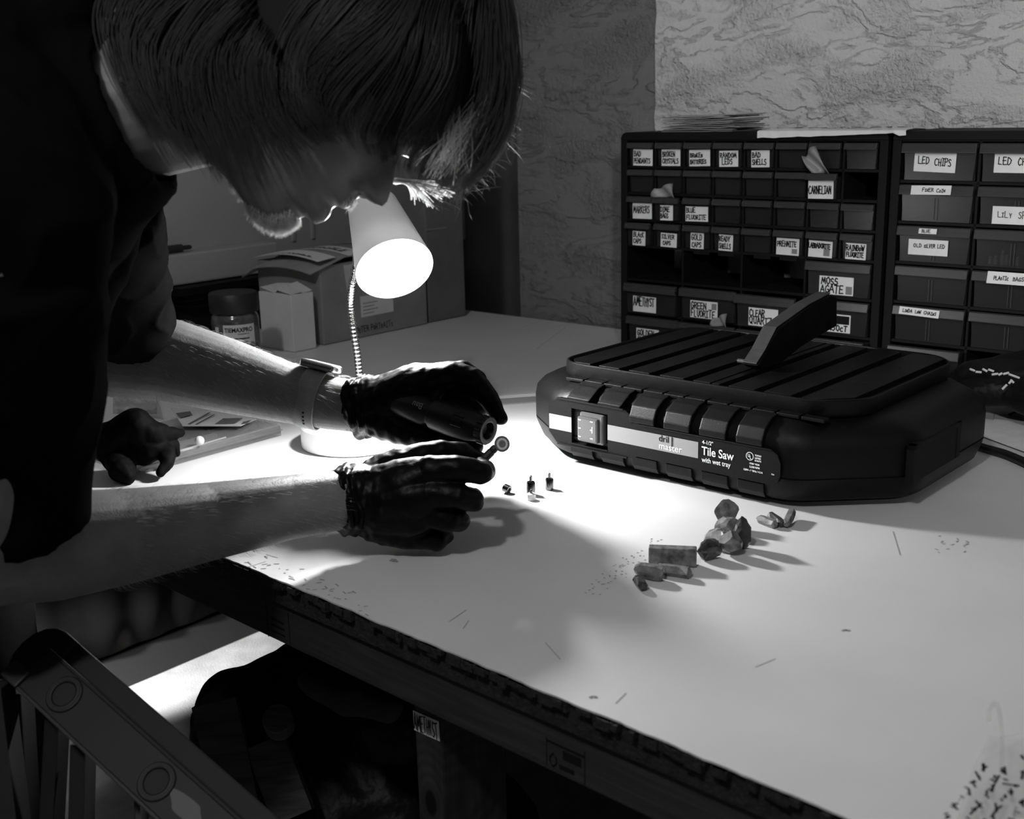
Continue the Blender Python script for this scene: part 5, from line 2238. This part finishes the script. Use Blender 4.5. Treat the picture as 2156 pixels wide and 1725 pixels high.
clumps = []
for k in range(170):
    clumps.append((hr.random() * 12, hr.uniform(0, 1) ** 1.3 * 1.7, hr.uniform(0, 6.28), hr.uniform(.80, 1.0), hr.random(), hr.uniform(5, 24), hr.random() < .32))
for k in range(5600):
    gi, lay, phs, ln, far, amp, lite = clumps[hr.randrange(len(clumps))]
    g = min(11.99, max(0, gi + hr.gauss(0, .11)))
    if g > 9 and hr.random() < .38:
        continue
    i = int(g)
    t = g - i
    base_pts = [((a[0] * (1 - t) + b[0] * t), (a[1] * (1 - t) + b[1] * t)) for a, b in zip(guides[i], guides[i + 1])]
    sp = spline([Vector((p[0], p[1], 0)) for p in base_pts], 4)
    L = ln * hr.uniform(.86, 1.06)
    n = max(6, int(len(sp) * L))
    sp = sp[:n]
    sgn = 1 if far < .78 else -1
    jx, jy = hr.gauss(0, 9), hr.gauss(0, 6)
    out = 6 + 30 * lay + hr.uniform(-4, 8)
    pts = []
    mid = hr.uniform(-30, 120)
    for j, p in enumerate(sp):
        tt = j / (len(sp) - 1)
        wv = amp * sin(tt * 5.2 + phs) * (.25 + tt)
        px_, py_ = p.x + jx * (1.1 - .75 * tt) + wv * .9, p.y + jy + wv * .45
        u, f, s = side_at(px_, py_, sgn)
        near_px = (px_, py_)
        if g > 8.6:
            b_ = min(1.0, (g - 8.6) / 1.4)
            s = s * (1 - b_) + mid * b_ * (.9 - .35 * tt)
        so = s + (out * (1.0 if sgn > 0 else -1)) * (1 - .2 * tt)
        pts.append(CAMP + ray(*near_px) * (TH - so * KH))
    add_strand(cu, pts, hr.uniform(.00028, .00062), 1 if lite else 0)
# stray strands against the wall and the lit fringe
for k in range(150):
    x, y = hr.choice(((1060, 290), (1030, 330), (1075, 250), (1000, 365), (960, 400), (925, 405), (895, 395), (1085, 160)))
    x += hr.gauss(0, 12)
    y += hr.gauss(0, 12)
    a = hr.uniform(-.4, 1.6)
    l = hr.uniform(18, 55)
    pts = []
    s0 = hr.uniform(-60, 60)
    for j in range(7):
        t = j / 6
        u, f = px2uf(x + l * t * cos(a) + 10 * sin(t * 3 + k), y + l * t * sin(a) + 6 * t * t)
        pts.append(hp(u, f, s0))
    add_strand(cu, pts, hr.uniform(.00018, .0003))
rib_bm = B()
rib_bm.from_mesh(cap_me)


def flat_strand(pts, w):
    # a flat fibre a millimetre wide
    prev = None
    for k, p in enumerate(pts):
        t = k / (len(pts) - 1)
        d = (pts[min(k + 1, len(pts) - 1)] - pts[max(k - 1, 0)]).normalized()
        sd = d.cross(FW + Vector((.4, 0, .3)) * sin(k * .7 + w * 9000)).normalized() * w * .5 * (1 - .6 * t ** 3)
        cur = (rib_bm.verts.new(p - sd), rib_bm.verts.new(p + sd))
        if prev:
            rib_bm.faces.new((prev[0], prev[1], cur[1], cur[0])).material_index = 2
        prev = cur


# fringe locks over the brow, coloured near-white for the lamp's light on them
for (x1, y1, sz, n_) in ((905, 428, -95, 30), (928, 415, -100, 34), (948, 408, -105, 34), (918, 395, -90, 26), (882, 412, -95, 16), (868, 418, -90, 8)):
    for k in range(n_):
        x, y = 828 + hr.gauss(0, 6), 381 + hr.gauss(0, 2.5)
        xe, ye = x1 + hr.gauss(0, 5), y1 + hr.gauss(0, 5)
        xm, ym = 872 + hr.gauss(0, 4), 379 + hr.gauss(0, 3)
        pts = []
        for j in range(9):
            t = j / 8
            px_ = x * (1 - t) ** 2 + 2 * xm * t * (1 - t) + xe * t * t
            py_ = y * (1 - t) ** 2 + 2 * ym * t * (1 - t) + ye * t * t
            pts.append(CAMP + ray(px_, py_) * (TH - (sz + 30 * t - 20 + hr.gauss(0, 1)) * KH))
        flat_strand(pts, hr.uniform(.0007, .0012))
# strands coloured near-white in place of lamplight shining through the forelock
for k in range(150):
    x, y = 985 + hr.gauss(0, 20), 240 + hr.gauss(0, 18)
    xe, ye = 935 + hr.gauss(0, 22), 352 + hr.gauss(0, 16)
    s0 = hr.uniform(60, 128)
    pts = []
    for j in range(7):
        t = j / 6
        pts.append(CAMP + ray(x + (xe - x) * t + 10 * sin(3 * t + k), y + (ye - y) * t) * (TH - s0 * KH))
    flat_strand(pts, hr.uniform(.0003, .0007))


def curve_to_mesh(cu, name, m, parent, extra=None):
    m = m if isinstance(m, list) else [m]
    for x in m:
        cu.materials.append(x)
    o = bpy.data.objects.new(name + '_c', cu)
    COL.objects.link(o)
    dg = bpy.context.evaluated_depsgraph_get()
    dg.update()
    me = bpy.data.meshes.new_from_object(o.evaluated_get(dg))
    bpy.data.objects.remove(o)
    bpy.data.curves.remove(cu)
    if extra is not None:
        b2 = B()
        b2.from_mesh(me)
        b2.from_mesh(extra)
        b2.to_mesh(me)
        b2.free()
        bpy.data.meshes.remove(extra)
    me.name = name
    if len(me.materials) != len(m):
        me.materials.clear()
        for x in m:
            me.materials.append(x)
    for p in me.polygons:
        p.use_smooth = True
    o = bpy.data.objects.new(name, me)
    COL.objects.link(o)
    o.parent = parent
    return o


rib_bm.to_mesh(cap_me)
rib_bm.free()
o = curve_to_mesh(cu, 'hair', [M['hair'], M['hair_light'], M['lamplit_hair'], M['scalp']], body, cap_me)
o['label'] = 'wavy shoulder-short hair falling over the face'
# short beard along the jaw and chin
cu = bpy.data.curves.new('beard', 'CURVE')
cu.dimensions = '3D'
cu.bevel_depth = 1.0
cu.bevel_resolution = 0
cnt = 0
flat = [q for r in HG for q in r]
while cnt < 3200:
    q = flat[hr.randrange(len(flat))]
    p, u, f, s = q
    jaw = (-50 < u < 46 and f > -130 and s < 50) or (u < 46 and f > -60 and s < 40) or (146 < u < 170 and f > -5 and s < 30)
    if not jaw or f < -330:
        continue
    cnt += 1
    cen = hp(u, -200, 0)
    n_ = (p - cen).normalized()
    t_ = (-Uv * .5 + Fv * .2 + Vector((hr.uniform(-.4, .4), hr.uniform(-.4, .4), hr.uniform(-.4, .4))))
    d = (n_ + t_ * .9).normalized()
    chin = u < 46 and f > -70
    l = hr.uniform(.0035, .0070) if chin else hr.uniform(.0025, .0055)
    add_strand(cu, [p - n_ * .0006, p + d * l * .5, p + (d + t_ * .4) * l], hr.uniform(.00016, .00026) if chin else hr.uniform(.00010, .00017))
curve_to_mesh(cu, 'beard', M['lamplit_hair'], body)  # beard coloured near-white for the lamp's rim light on the chin

# fair hair on the forearms
cu = bpy.data.curves.new('arm_hair', 'CURVE')
cu.dimensions = '3D'
cu.bevel_depth = 1.0
cu.bevel_resolution = 0
for segs, N in (([(at(230, 1134, .99), .0438), (at(260, 1130, 1.0), .0430), (at(430, 1100, 1.06), .0375), (at(600, 1070, 1.115), .0325), (at(700, 1055, 1.148), .0305)], 1500), ([(at(240, 748, 1.40), .0510), (at(350, 757, 1.395), .0503), (at(480, 792, 1.39), .0444), (at(600, 826, 1.38), .0363), (at(730, 852, 1.367), .0314)], 1500)):
    for k in range(N):
        i = hr.randrange(len(segs) - 1)
        t = hr.random()
        (p, r0_), (q, r1_) = segs[i], segs[i + 1]
        c = p.lerp(q, t)
        r = r0_ + (r1_ - r0_) * t
        d, a, b = axes(q - p)
        th = hr.uniform(0, 2 * pi)
        n_ = a * cos(th) + b * sin(th)
        l = hr.uniform(.006, .013)
        tang = (d * .8 + Vector((0, 0, -.25)) + n_ * hr.uniform(.2, .45)).normalized()
        s0 = c + n_ * (r - .0008)
        add_strand(cu, [s0, s0 + (tang + n_ * .35) * l * .5, s0 + tang * l * 1.05], hr.uniform(.00006, .00012))
curve_to_mesh(cu, 'arm_hair', M['armhair'], body)

# ---- clothes
def cone_flat(bm, p0, r0, p1, r1, n=48, inset=.012):
    p0, p1 = Vector(p0), Vector(p1)
    l = (p1 - p0).length
    lathe(bm, [(r0 * .5, -r0 * .4), (r0, 0), (r1, l), (r1 - inset, l), (r1 - inset, l - .03)], p0, p1 - p0, n)


def fold(c, n):
    return .0075 * noise.noise(Vector((c.x * 11, c.y * 9, c.z * 6))) + .0040 * (1 - abs(noise.noise(Vector((c.x * 22 + c.z * 9, c.y * 16, c.z * 14 - c.x * 10))))) ** 4 - .002


bm = B()
chain(bm, [(at(-90, 300, 1.0), .135), (at(-180, 520, 1.0), .145), (at(-330, 740, .98), .145), (at(-400, 880, .98), .140)])
chain(bm, [(at(-25, 430, .87), .086), (at(-60, 330, .95), .110), (at(0, 350, 1.08), .098), (at(130, 405, 1.14), .076)])
chain(bm, [(at(20, 470, 1.05), .085), (at(-80, 680, 1.0), .100), (at(-130, 800, .97), .100)])
# collar
cone_flat(bm, at(60, 330, 1.0), .118, at(291, 238, 1.0), .0700)
chain(bm, [(at(0, 120, 1.0), .060), (at(110, 72, 1.0), .034), (at(150, 10, 1.0), .026)])
# front of chest sagging between the arms
chain(bm, [(at(225, 440, 1.05), .034), (at(180, 560, 1.05), .037), (at(122, 720, 1.02), .036), (at(98, 860, .98), .038), (at(100, 960, .96), .036)])
chain(bm, [(at(15, 455, .865), .074), (at(-5, 600, .875), .072)])
# sleeves
cone_flat(bm, at(190, 430, 1.19), .070, at(268, 690, 1.375), .0548)
cone_flat(bm, at(-60, 560, .865), .092, at(22, 1092, .93), .0655)
chain(bm, [(at(15, 700, .89), .058), (at(40, 860, .91), .052), (at(62, 1010, .93), .046)])
shirt = remesh('t_shirt', bm, .0038, M['shirt'], body, 3, fold)

bm = B()
for dy in (-.09, .09):
    h = Vector((HIP.x, HIP.y + dy, HIP.z - .03))
    chain(bm, [(h, .125), (Vector((h.x + .03, h.y + dy * .1, .50)), .088), (Vector((h.x - .02, h.y + dy * .1, .10)), .068)])
remesh('trousers', bm, .007, M['trouser'], body, 3, lambda c, n: .006 * noise.noise(c * 14))
bm = B()
for dy in (-.09, .09):
    h = Vector((HIP.x, HIP.y + dy, 0))
    chain(bm, [(Vector((h.x - .01, h.y + dy * .1, .06)), .052), (Vector((h.x + .14, h.y + dy * .15, .042)), .042), (Vector((h.x + .19, h.y + dy * .15, .040)), .038)])
remesh('shoes', bm, .006, M['ladder_cap'], body, 3, None, lambda c, n: Vector((c.x, c.y, max(c.z, .001))))

# ---- watch on the far wrist
wc = at(660, 840, 1.376)
wd, wa, wb_ = axes(at(700, 850, 1.371) - at(620, 830, 1.381))
upn = (UP - wd * UP.dot(wd)).normalized()
sdn = wd.cross(upn)
bm = B()
n = 48
rings = []
for (rr, hh) in ((.0347, -.0130), (.0368, -.0120), (.0368, .0120), (.0347, .0130)):
    rings.append([bm.verts.new(wc + wd * hh + (upn * cos(2 * pi * k / n) * 1.0 + sdn * sin(2 * pi * k / n) * .98) * rr) for k in range(n)])
for a, b in zip(rings, rings[1:] + rings[:1]):
    for k in range(n):
        bm.faces.new((a[k], a[(k + 1) % n], b[(k + 1) % n], b[k]))
watch = obj('wristwatch', bm, M['strap'], body, smooth=True)
watch['label'] = 'grey strap watch on the far wrist'
mw = Matrix(((wd.x, sdn.x, upn.x, wc.x), (wd.y, sdn.y, upn.y, wc.y), (wd.z, sdn.z, upn.z, wc.z), (0, 0, 0, 1)))
bm = B()
box(bm, -.0213, .0213, -.0192, .0192, .0360, .0452, .0035, 3, 0, mw)
obj('watch_case', bm, M['steel'], watch, smooth=False)
bm = B()
box(bm, .0190, .0235, -.006, .006, .0380, .0432, .0018, 2, 0, mw)
obj('watch_crown', bm, M['lamp_white'], watch)
bm = B()
for k in range(4):
    th = radians(118 + 9 * k)
    dd = upn * cos(th) - FW * sin(th)
    dd = (dd - wd * dd.dot(wd)).normalized()
    lathe(bm, [(.0014, .0), (.0014, .0003)], wc + wd * .002 + dd * .0367, dd, 10)
obj('strap_hole', bm, M['ink'], watch)


# ---- gloves
def glove(name, palm, fingers, cuff, label, scale=1.09, wr=.0012):
    bm = B()
    for ch in palm + fingers:
        chain(bm, [(p, q * scale) for p, q in ch])
    c, axis, r = cuff
    r += .0025
    d, a, b = axes(axis)
    rc(bm, c + d * .006, r + .0005, c + d * .03, r - .001)
    ring = []
    for k in range(29):
        t = 2 * pi * k / 28
        ring.append((c + (a * cos(t) + b * sin(t)) * (r + .0018 * sin(5 * t)) + d * (.004 * sin(3 * t + 1)), .0030))
    chain(bm, ring)
    ring = [(p + d * .010, .0026) for p, _ in ring]
    chain(bm, ring)

    def disp(p, n):
        near = math.exp(-((p - c).dot(d) / .035) ** 2)
        q = p * 1.0
        w = noise.noise(Vector((q.x * 160, q.y * 60, q.z * 60)))
        return wr * noise.noise(p * 90) + .0026 * near * w
    g = remesh(name, bm, .00135, M['glove'], body, 3, disp)
    g['label'] = label
    return g


# far (left) hand, palm down, holding the rotary tool
DYF, DYN = .140, .085
L = lambda px, py, Y: at(px, py, Y + DYF)
wl = L(770, 857, 1.222)
glove('glove',
      [[(L(765, 856, 1.224), .0290), (L(820, 848, 1.212), .0300), (L(870, 822, 1.200), .0270), (L(915, 800, 1.188), .0150)],
       [(L(820, 850, 1.215), .0290), (L(880, 815, 1.215), .0250), (L(925, 796, 1.212), .0150)],
       [(L(820, 850, 1.225), .0280), (L(880, 822, 1.238), .0220), (L(920, 805, 1.236), .0145)],
       [(L(820, 860, 1.232), .0260), (L(880, 840, 1.258), .0180), (L(910, 822, 1.258), .0135)],
       [(L(870, 850, 1.215), .024), (L(950, 846, 1.210), .020), (L(1000, 862, 1.196), .013)],
       [(L(850, 880, 1.205), .024), (L(930, 890, 1.195), .018), (L(985, 905, 1.185), .012)],
       [(L(800, 880, 1.205), .0220), (L(850, 905, 1.186), .0160), (L(890, 918, 1.172), .0125)]],
      [[(L(915, 798, 1.186), .0145), (L(960, 786, 1.172), .0122), (L(996, 798, 1.160), .0112), (L(1030, 842, 1.148), .0102), (L(1053, 880, 1.142), .0075)],
       [(L(925, 792, 1.212), .0145), (L(975, 783, 1.212), .0118), (L(1003, 800, 1.208), .0108), (L(1016, 850, 1.205), .0100), (L(1000, 885, 1.200), .0085)],
       [(L(920, 803, 1.236), .0140), (L(972, 800, 1.242), .0112), (L(985, 850, 1.238), .0100), (L(960, 890, 1.220), .0085)],
       [(L(910, 820, 1.258), .0125), (L(955, 825, 1.264), .0105), (L(960, 870, 1.255), .0092), (L(935, 895, 1.235), .0080)],
       [(L(880, 915, 1.174), .0125), (L(925, 926, 1.158), .0110), (L(975, 940, 1.148), .0100), (L(1003, 942, 1.144), .0075)]],
      (L(757, 856, 1.2255), at(820, 850, 1.355) - at(740, 855, 1.37), .0330),
      'black nitrile glove on the far hand', 1.135)
L = lambda px, py, Y: at(px, py, Y + DYN)
# near (right) hand, thumb on top, pinching the mandrel
glove('glove',
      [[(L(735, 1052, 1.078), .0300), (L(800, 1048, 1.078), .0320), (L(860, 1020, 1.066), .0250), (L(905, 995, 1.060), .0150)],
       [(L(800, 1050, 1.078), .0320), (L(870, 1045, 1.060), .0250), (L(912, 1040, 1.052), .0150)],
       [(L(800, 1062, 1.078), .0310), (L(865, 1080, 1.064), .0230), (L(898, 1082, 1.058), .0145)],
       [(L(800, 1085, 1.080), .0270), (L(855, 1116, 1.076), .0190), (L(885, 1128, 1.070), .0135)],
       [(L(930, 1020, 1.085), .018), (L(950, 1060, 1.080), .018), (L(925, 1095, 1.080), .015)],
       [(L(790, 1015, 1.092), .0230), (L(840, 985, 1.098), .0190), (L(890, 962, 1.104), .0130)],
       [(L(850, 1030, 1.085), .0230), (L(900, 1040, 1.085), .0180)]],
      [[(L(905, 992, 1.058), .0145), (L(960, 985, 1.052), .0120), (L(1012, 996, 1.056), .0112), (L(1022, 992, 1.082), .0100), (L(1014, 978, 1.106), .0080)],
       [(L(912, 1038, 1.050), .0145), (L(965, 1044, 1.046), .0118), (L(996, 1054, 1.054), .0108), (L(992, 1048, 1.082), .0098), (L(955, 1040, 1.100), .0085)],
       [(L(898, 1082, 1.056), .0140), (L(945, 1096, 1.053), .0112), (L(968, 1098, 1.064), .0100), (L(955, 1088, 1.086), .0090), (L(920, 1076, 1.098), .0080)],
       [(L(880, 1126, 1.068), .0130), (L(918, 1138, 1.068), .0105), (L(936, 1128, 1.080), .0092), (L(915, 1110, 1.096), .0080)],
       [(L(890, 962, 1.104), .0130), (L(930, 950, 1.110), .0112), (L(975, 956, 1.118), .0108), (L(1010, 968, 1.126), .0075)]],
      (L(728, 1052, 1.0745), at(800, 1048, 1.163) - at(700, 1055, 1.155), .0335),
      'black nitrile glove on the near hand, cuff rolled')
# loose curl of the cuff hanging at the bottom of the near wrist
# ---- rotary tool in the far hand
t0, t1 = at(896, 866, 1.305), at(1029, 908, 1.250)
axd = (t1 - t0).normalized()
TL = (t1 - t0).length
tool = thing('rotary_tool', 'black cordless rotary tool held in the far gloved hand', 'tool', t0)
bm = B()
lathe(bm, [(.0, -.050), (.012, -.050), (.0165, -.042), (.0172, .004), (.0150, .008), (.0150, .012), (.0182, .016), (.0190, .040), (.0182, TL * .70), (.0150, TL * .86), (.0138, TL * .90)], (0, 0, 0), axd, 40, cap=False)
o = obj('housing', bm, M['tool'], tool, smooth=True)
md = o.modifiers.new('e', 'EDGE_SPLIT')
md.split_angle = radians(30)
# knurled nose nut, open bore
bm = B()
rings = []
nk = 56
for (r, h, kn) in ((.0135, TL * .885, 0), (.0165, TL * .90, 1), (.0165, TL * .985, 1), (.0152, TL, 0), (.0108, TL, 0), (.0100, TL - .002, 0), (.0070, TL - .008, 0), (.0, TL - .010, 0)):
    d, a, b = axes(axd)
    rings.append([bm.verts.new(axd * h + (a * cos(2 * pi * k / nk) + b * sin(2 * pi * k / nk)) * max(1e-5, r - (.0011 if kn and (k // 2) % 2 else 0))) for k in range(nk)])
for a, b in zip(rings, rings[1:]):
    for k in range(nk):
        bm.faces.new((a[k], a[(k + 1) % nk], b[(k + 1) % nk], b[k]))
o = obj('nose_nut', bm, M['tool'], tool)
bm = B()
lathe(bm, [(.0112, TL + .0002), (.0098, TL - .0006)], (0, 0, 0), axd, 36, cap=False)
o = obj('nose_ring', bm, mat('nose_ring', .12, .5), tool)
# upside-down maker's lettering on the housing, facing the camera
bm = B()
d = axd
nface = (-FW - d * (-FW).dot(d)).normalized()
vface = nface.cross(d)                      # across the housing
mw = Matrix.Identity(4)
xd = -d * 0 - vface if vface.dot(UP) > 0 else vface
# text runs across the housing, read upside down
txd = (vface * (-1 if vface.dot(UP) > 0 else 1))
tud = -d
tmp = B()
printed(tmp, 'Bau', .0105, Matrix.Identity(4), 0, .0001)
Rr = .0176
vm = {}
for v in tmp.verts:
    vdn = vface if vface.dot(UP) < 0 else -vface
    th_ = -.45 + v.co.z / Rr
    q = d * (.007 - v.co.x) + (nface * cos(th_) + vdn * sin(th_)) * Rr
    vm[v] = bm.verts.new(q)
for f in tmp.faces:
    try:
        bm.faces.new([vm[v] for v in f.verts])
    except ValueError:
        pass
tmp.free()
obj('lettering', bm, M['toolprint'], tool)
bm = B()
for k in range(3):
    s_ = .35 - .3 * k
    q = d * (.052) + (nface * cos(s_) + vface * sin(s_)) * .0188
    q2 = d * (.066) + (nface * cos(s_) + vface * sin(s_)) * .0186
    tube(bm, [q, q2], .0010, 6)
obj('grip_rib', bm, M['tool'], tool)

# ---- mandrel with a small cutting disc held in the near hand
m0, m1 = at(1008, 978, 1.200), at(1050, 936, 1.207)
mt = thing('mandrel', 'dark mandrel with a small cutting disc, held by the near gloved hand', 'tool bit', m0)
bm = B()
dm = (m1 - m0).normalized()
ML = (m1 - m0).length
lathe(bm, [(.0040, -.012), (.0046, 0), (.0046, ML * .62), (.0040, ML * .66), (.0044, ML * .74), (.0040, ML * .86), (.0016, ML * .9), (.0016, ML)], (0, 0, 0), dm, 18)
obj('rod', bm, M['tool'], mt)
dc = at(1057, 935, 1.203) - m0
dn = (-FW * .86 + RT * .35 + UP * .1).normalized()
bm = B()
lathe(bm, [(.0086, -.0005), (.0086, .0005), (.0064, .0005), (.0064, -.0005)], dc, dn, 40, cap=False)
lathe(bm, [(.0086, -.0005), (.0064, -.0005)], dc, dn, 40, cap=False)
disc = obj('cutting_disc', bm, M['disc'], mt)
bm = B()
lathe(bm, [(.0064, -.0004), (.0064, .0004), (.0040, .0005), (.0040, -.0005)], dc, dn, 40, cap=False)
obj('pale_ring', bm, M['disc_w'], disc)
bm = B()
lathe(bm, [(.0040, -.0006), (.0040, .0007), (.0022, .0012), (.0018, .0006), (.0008, .0004), (0, .0004)], dc, dn, 32, cap=False)
obj('hub', bm, mat('hub', .20, .4), disc)
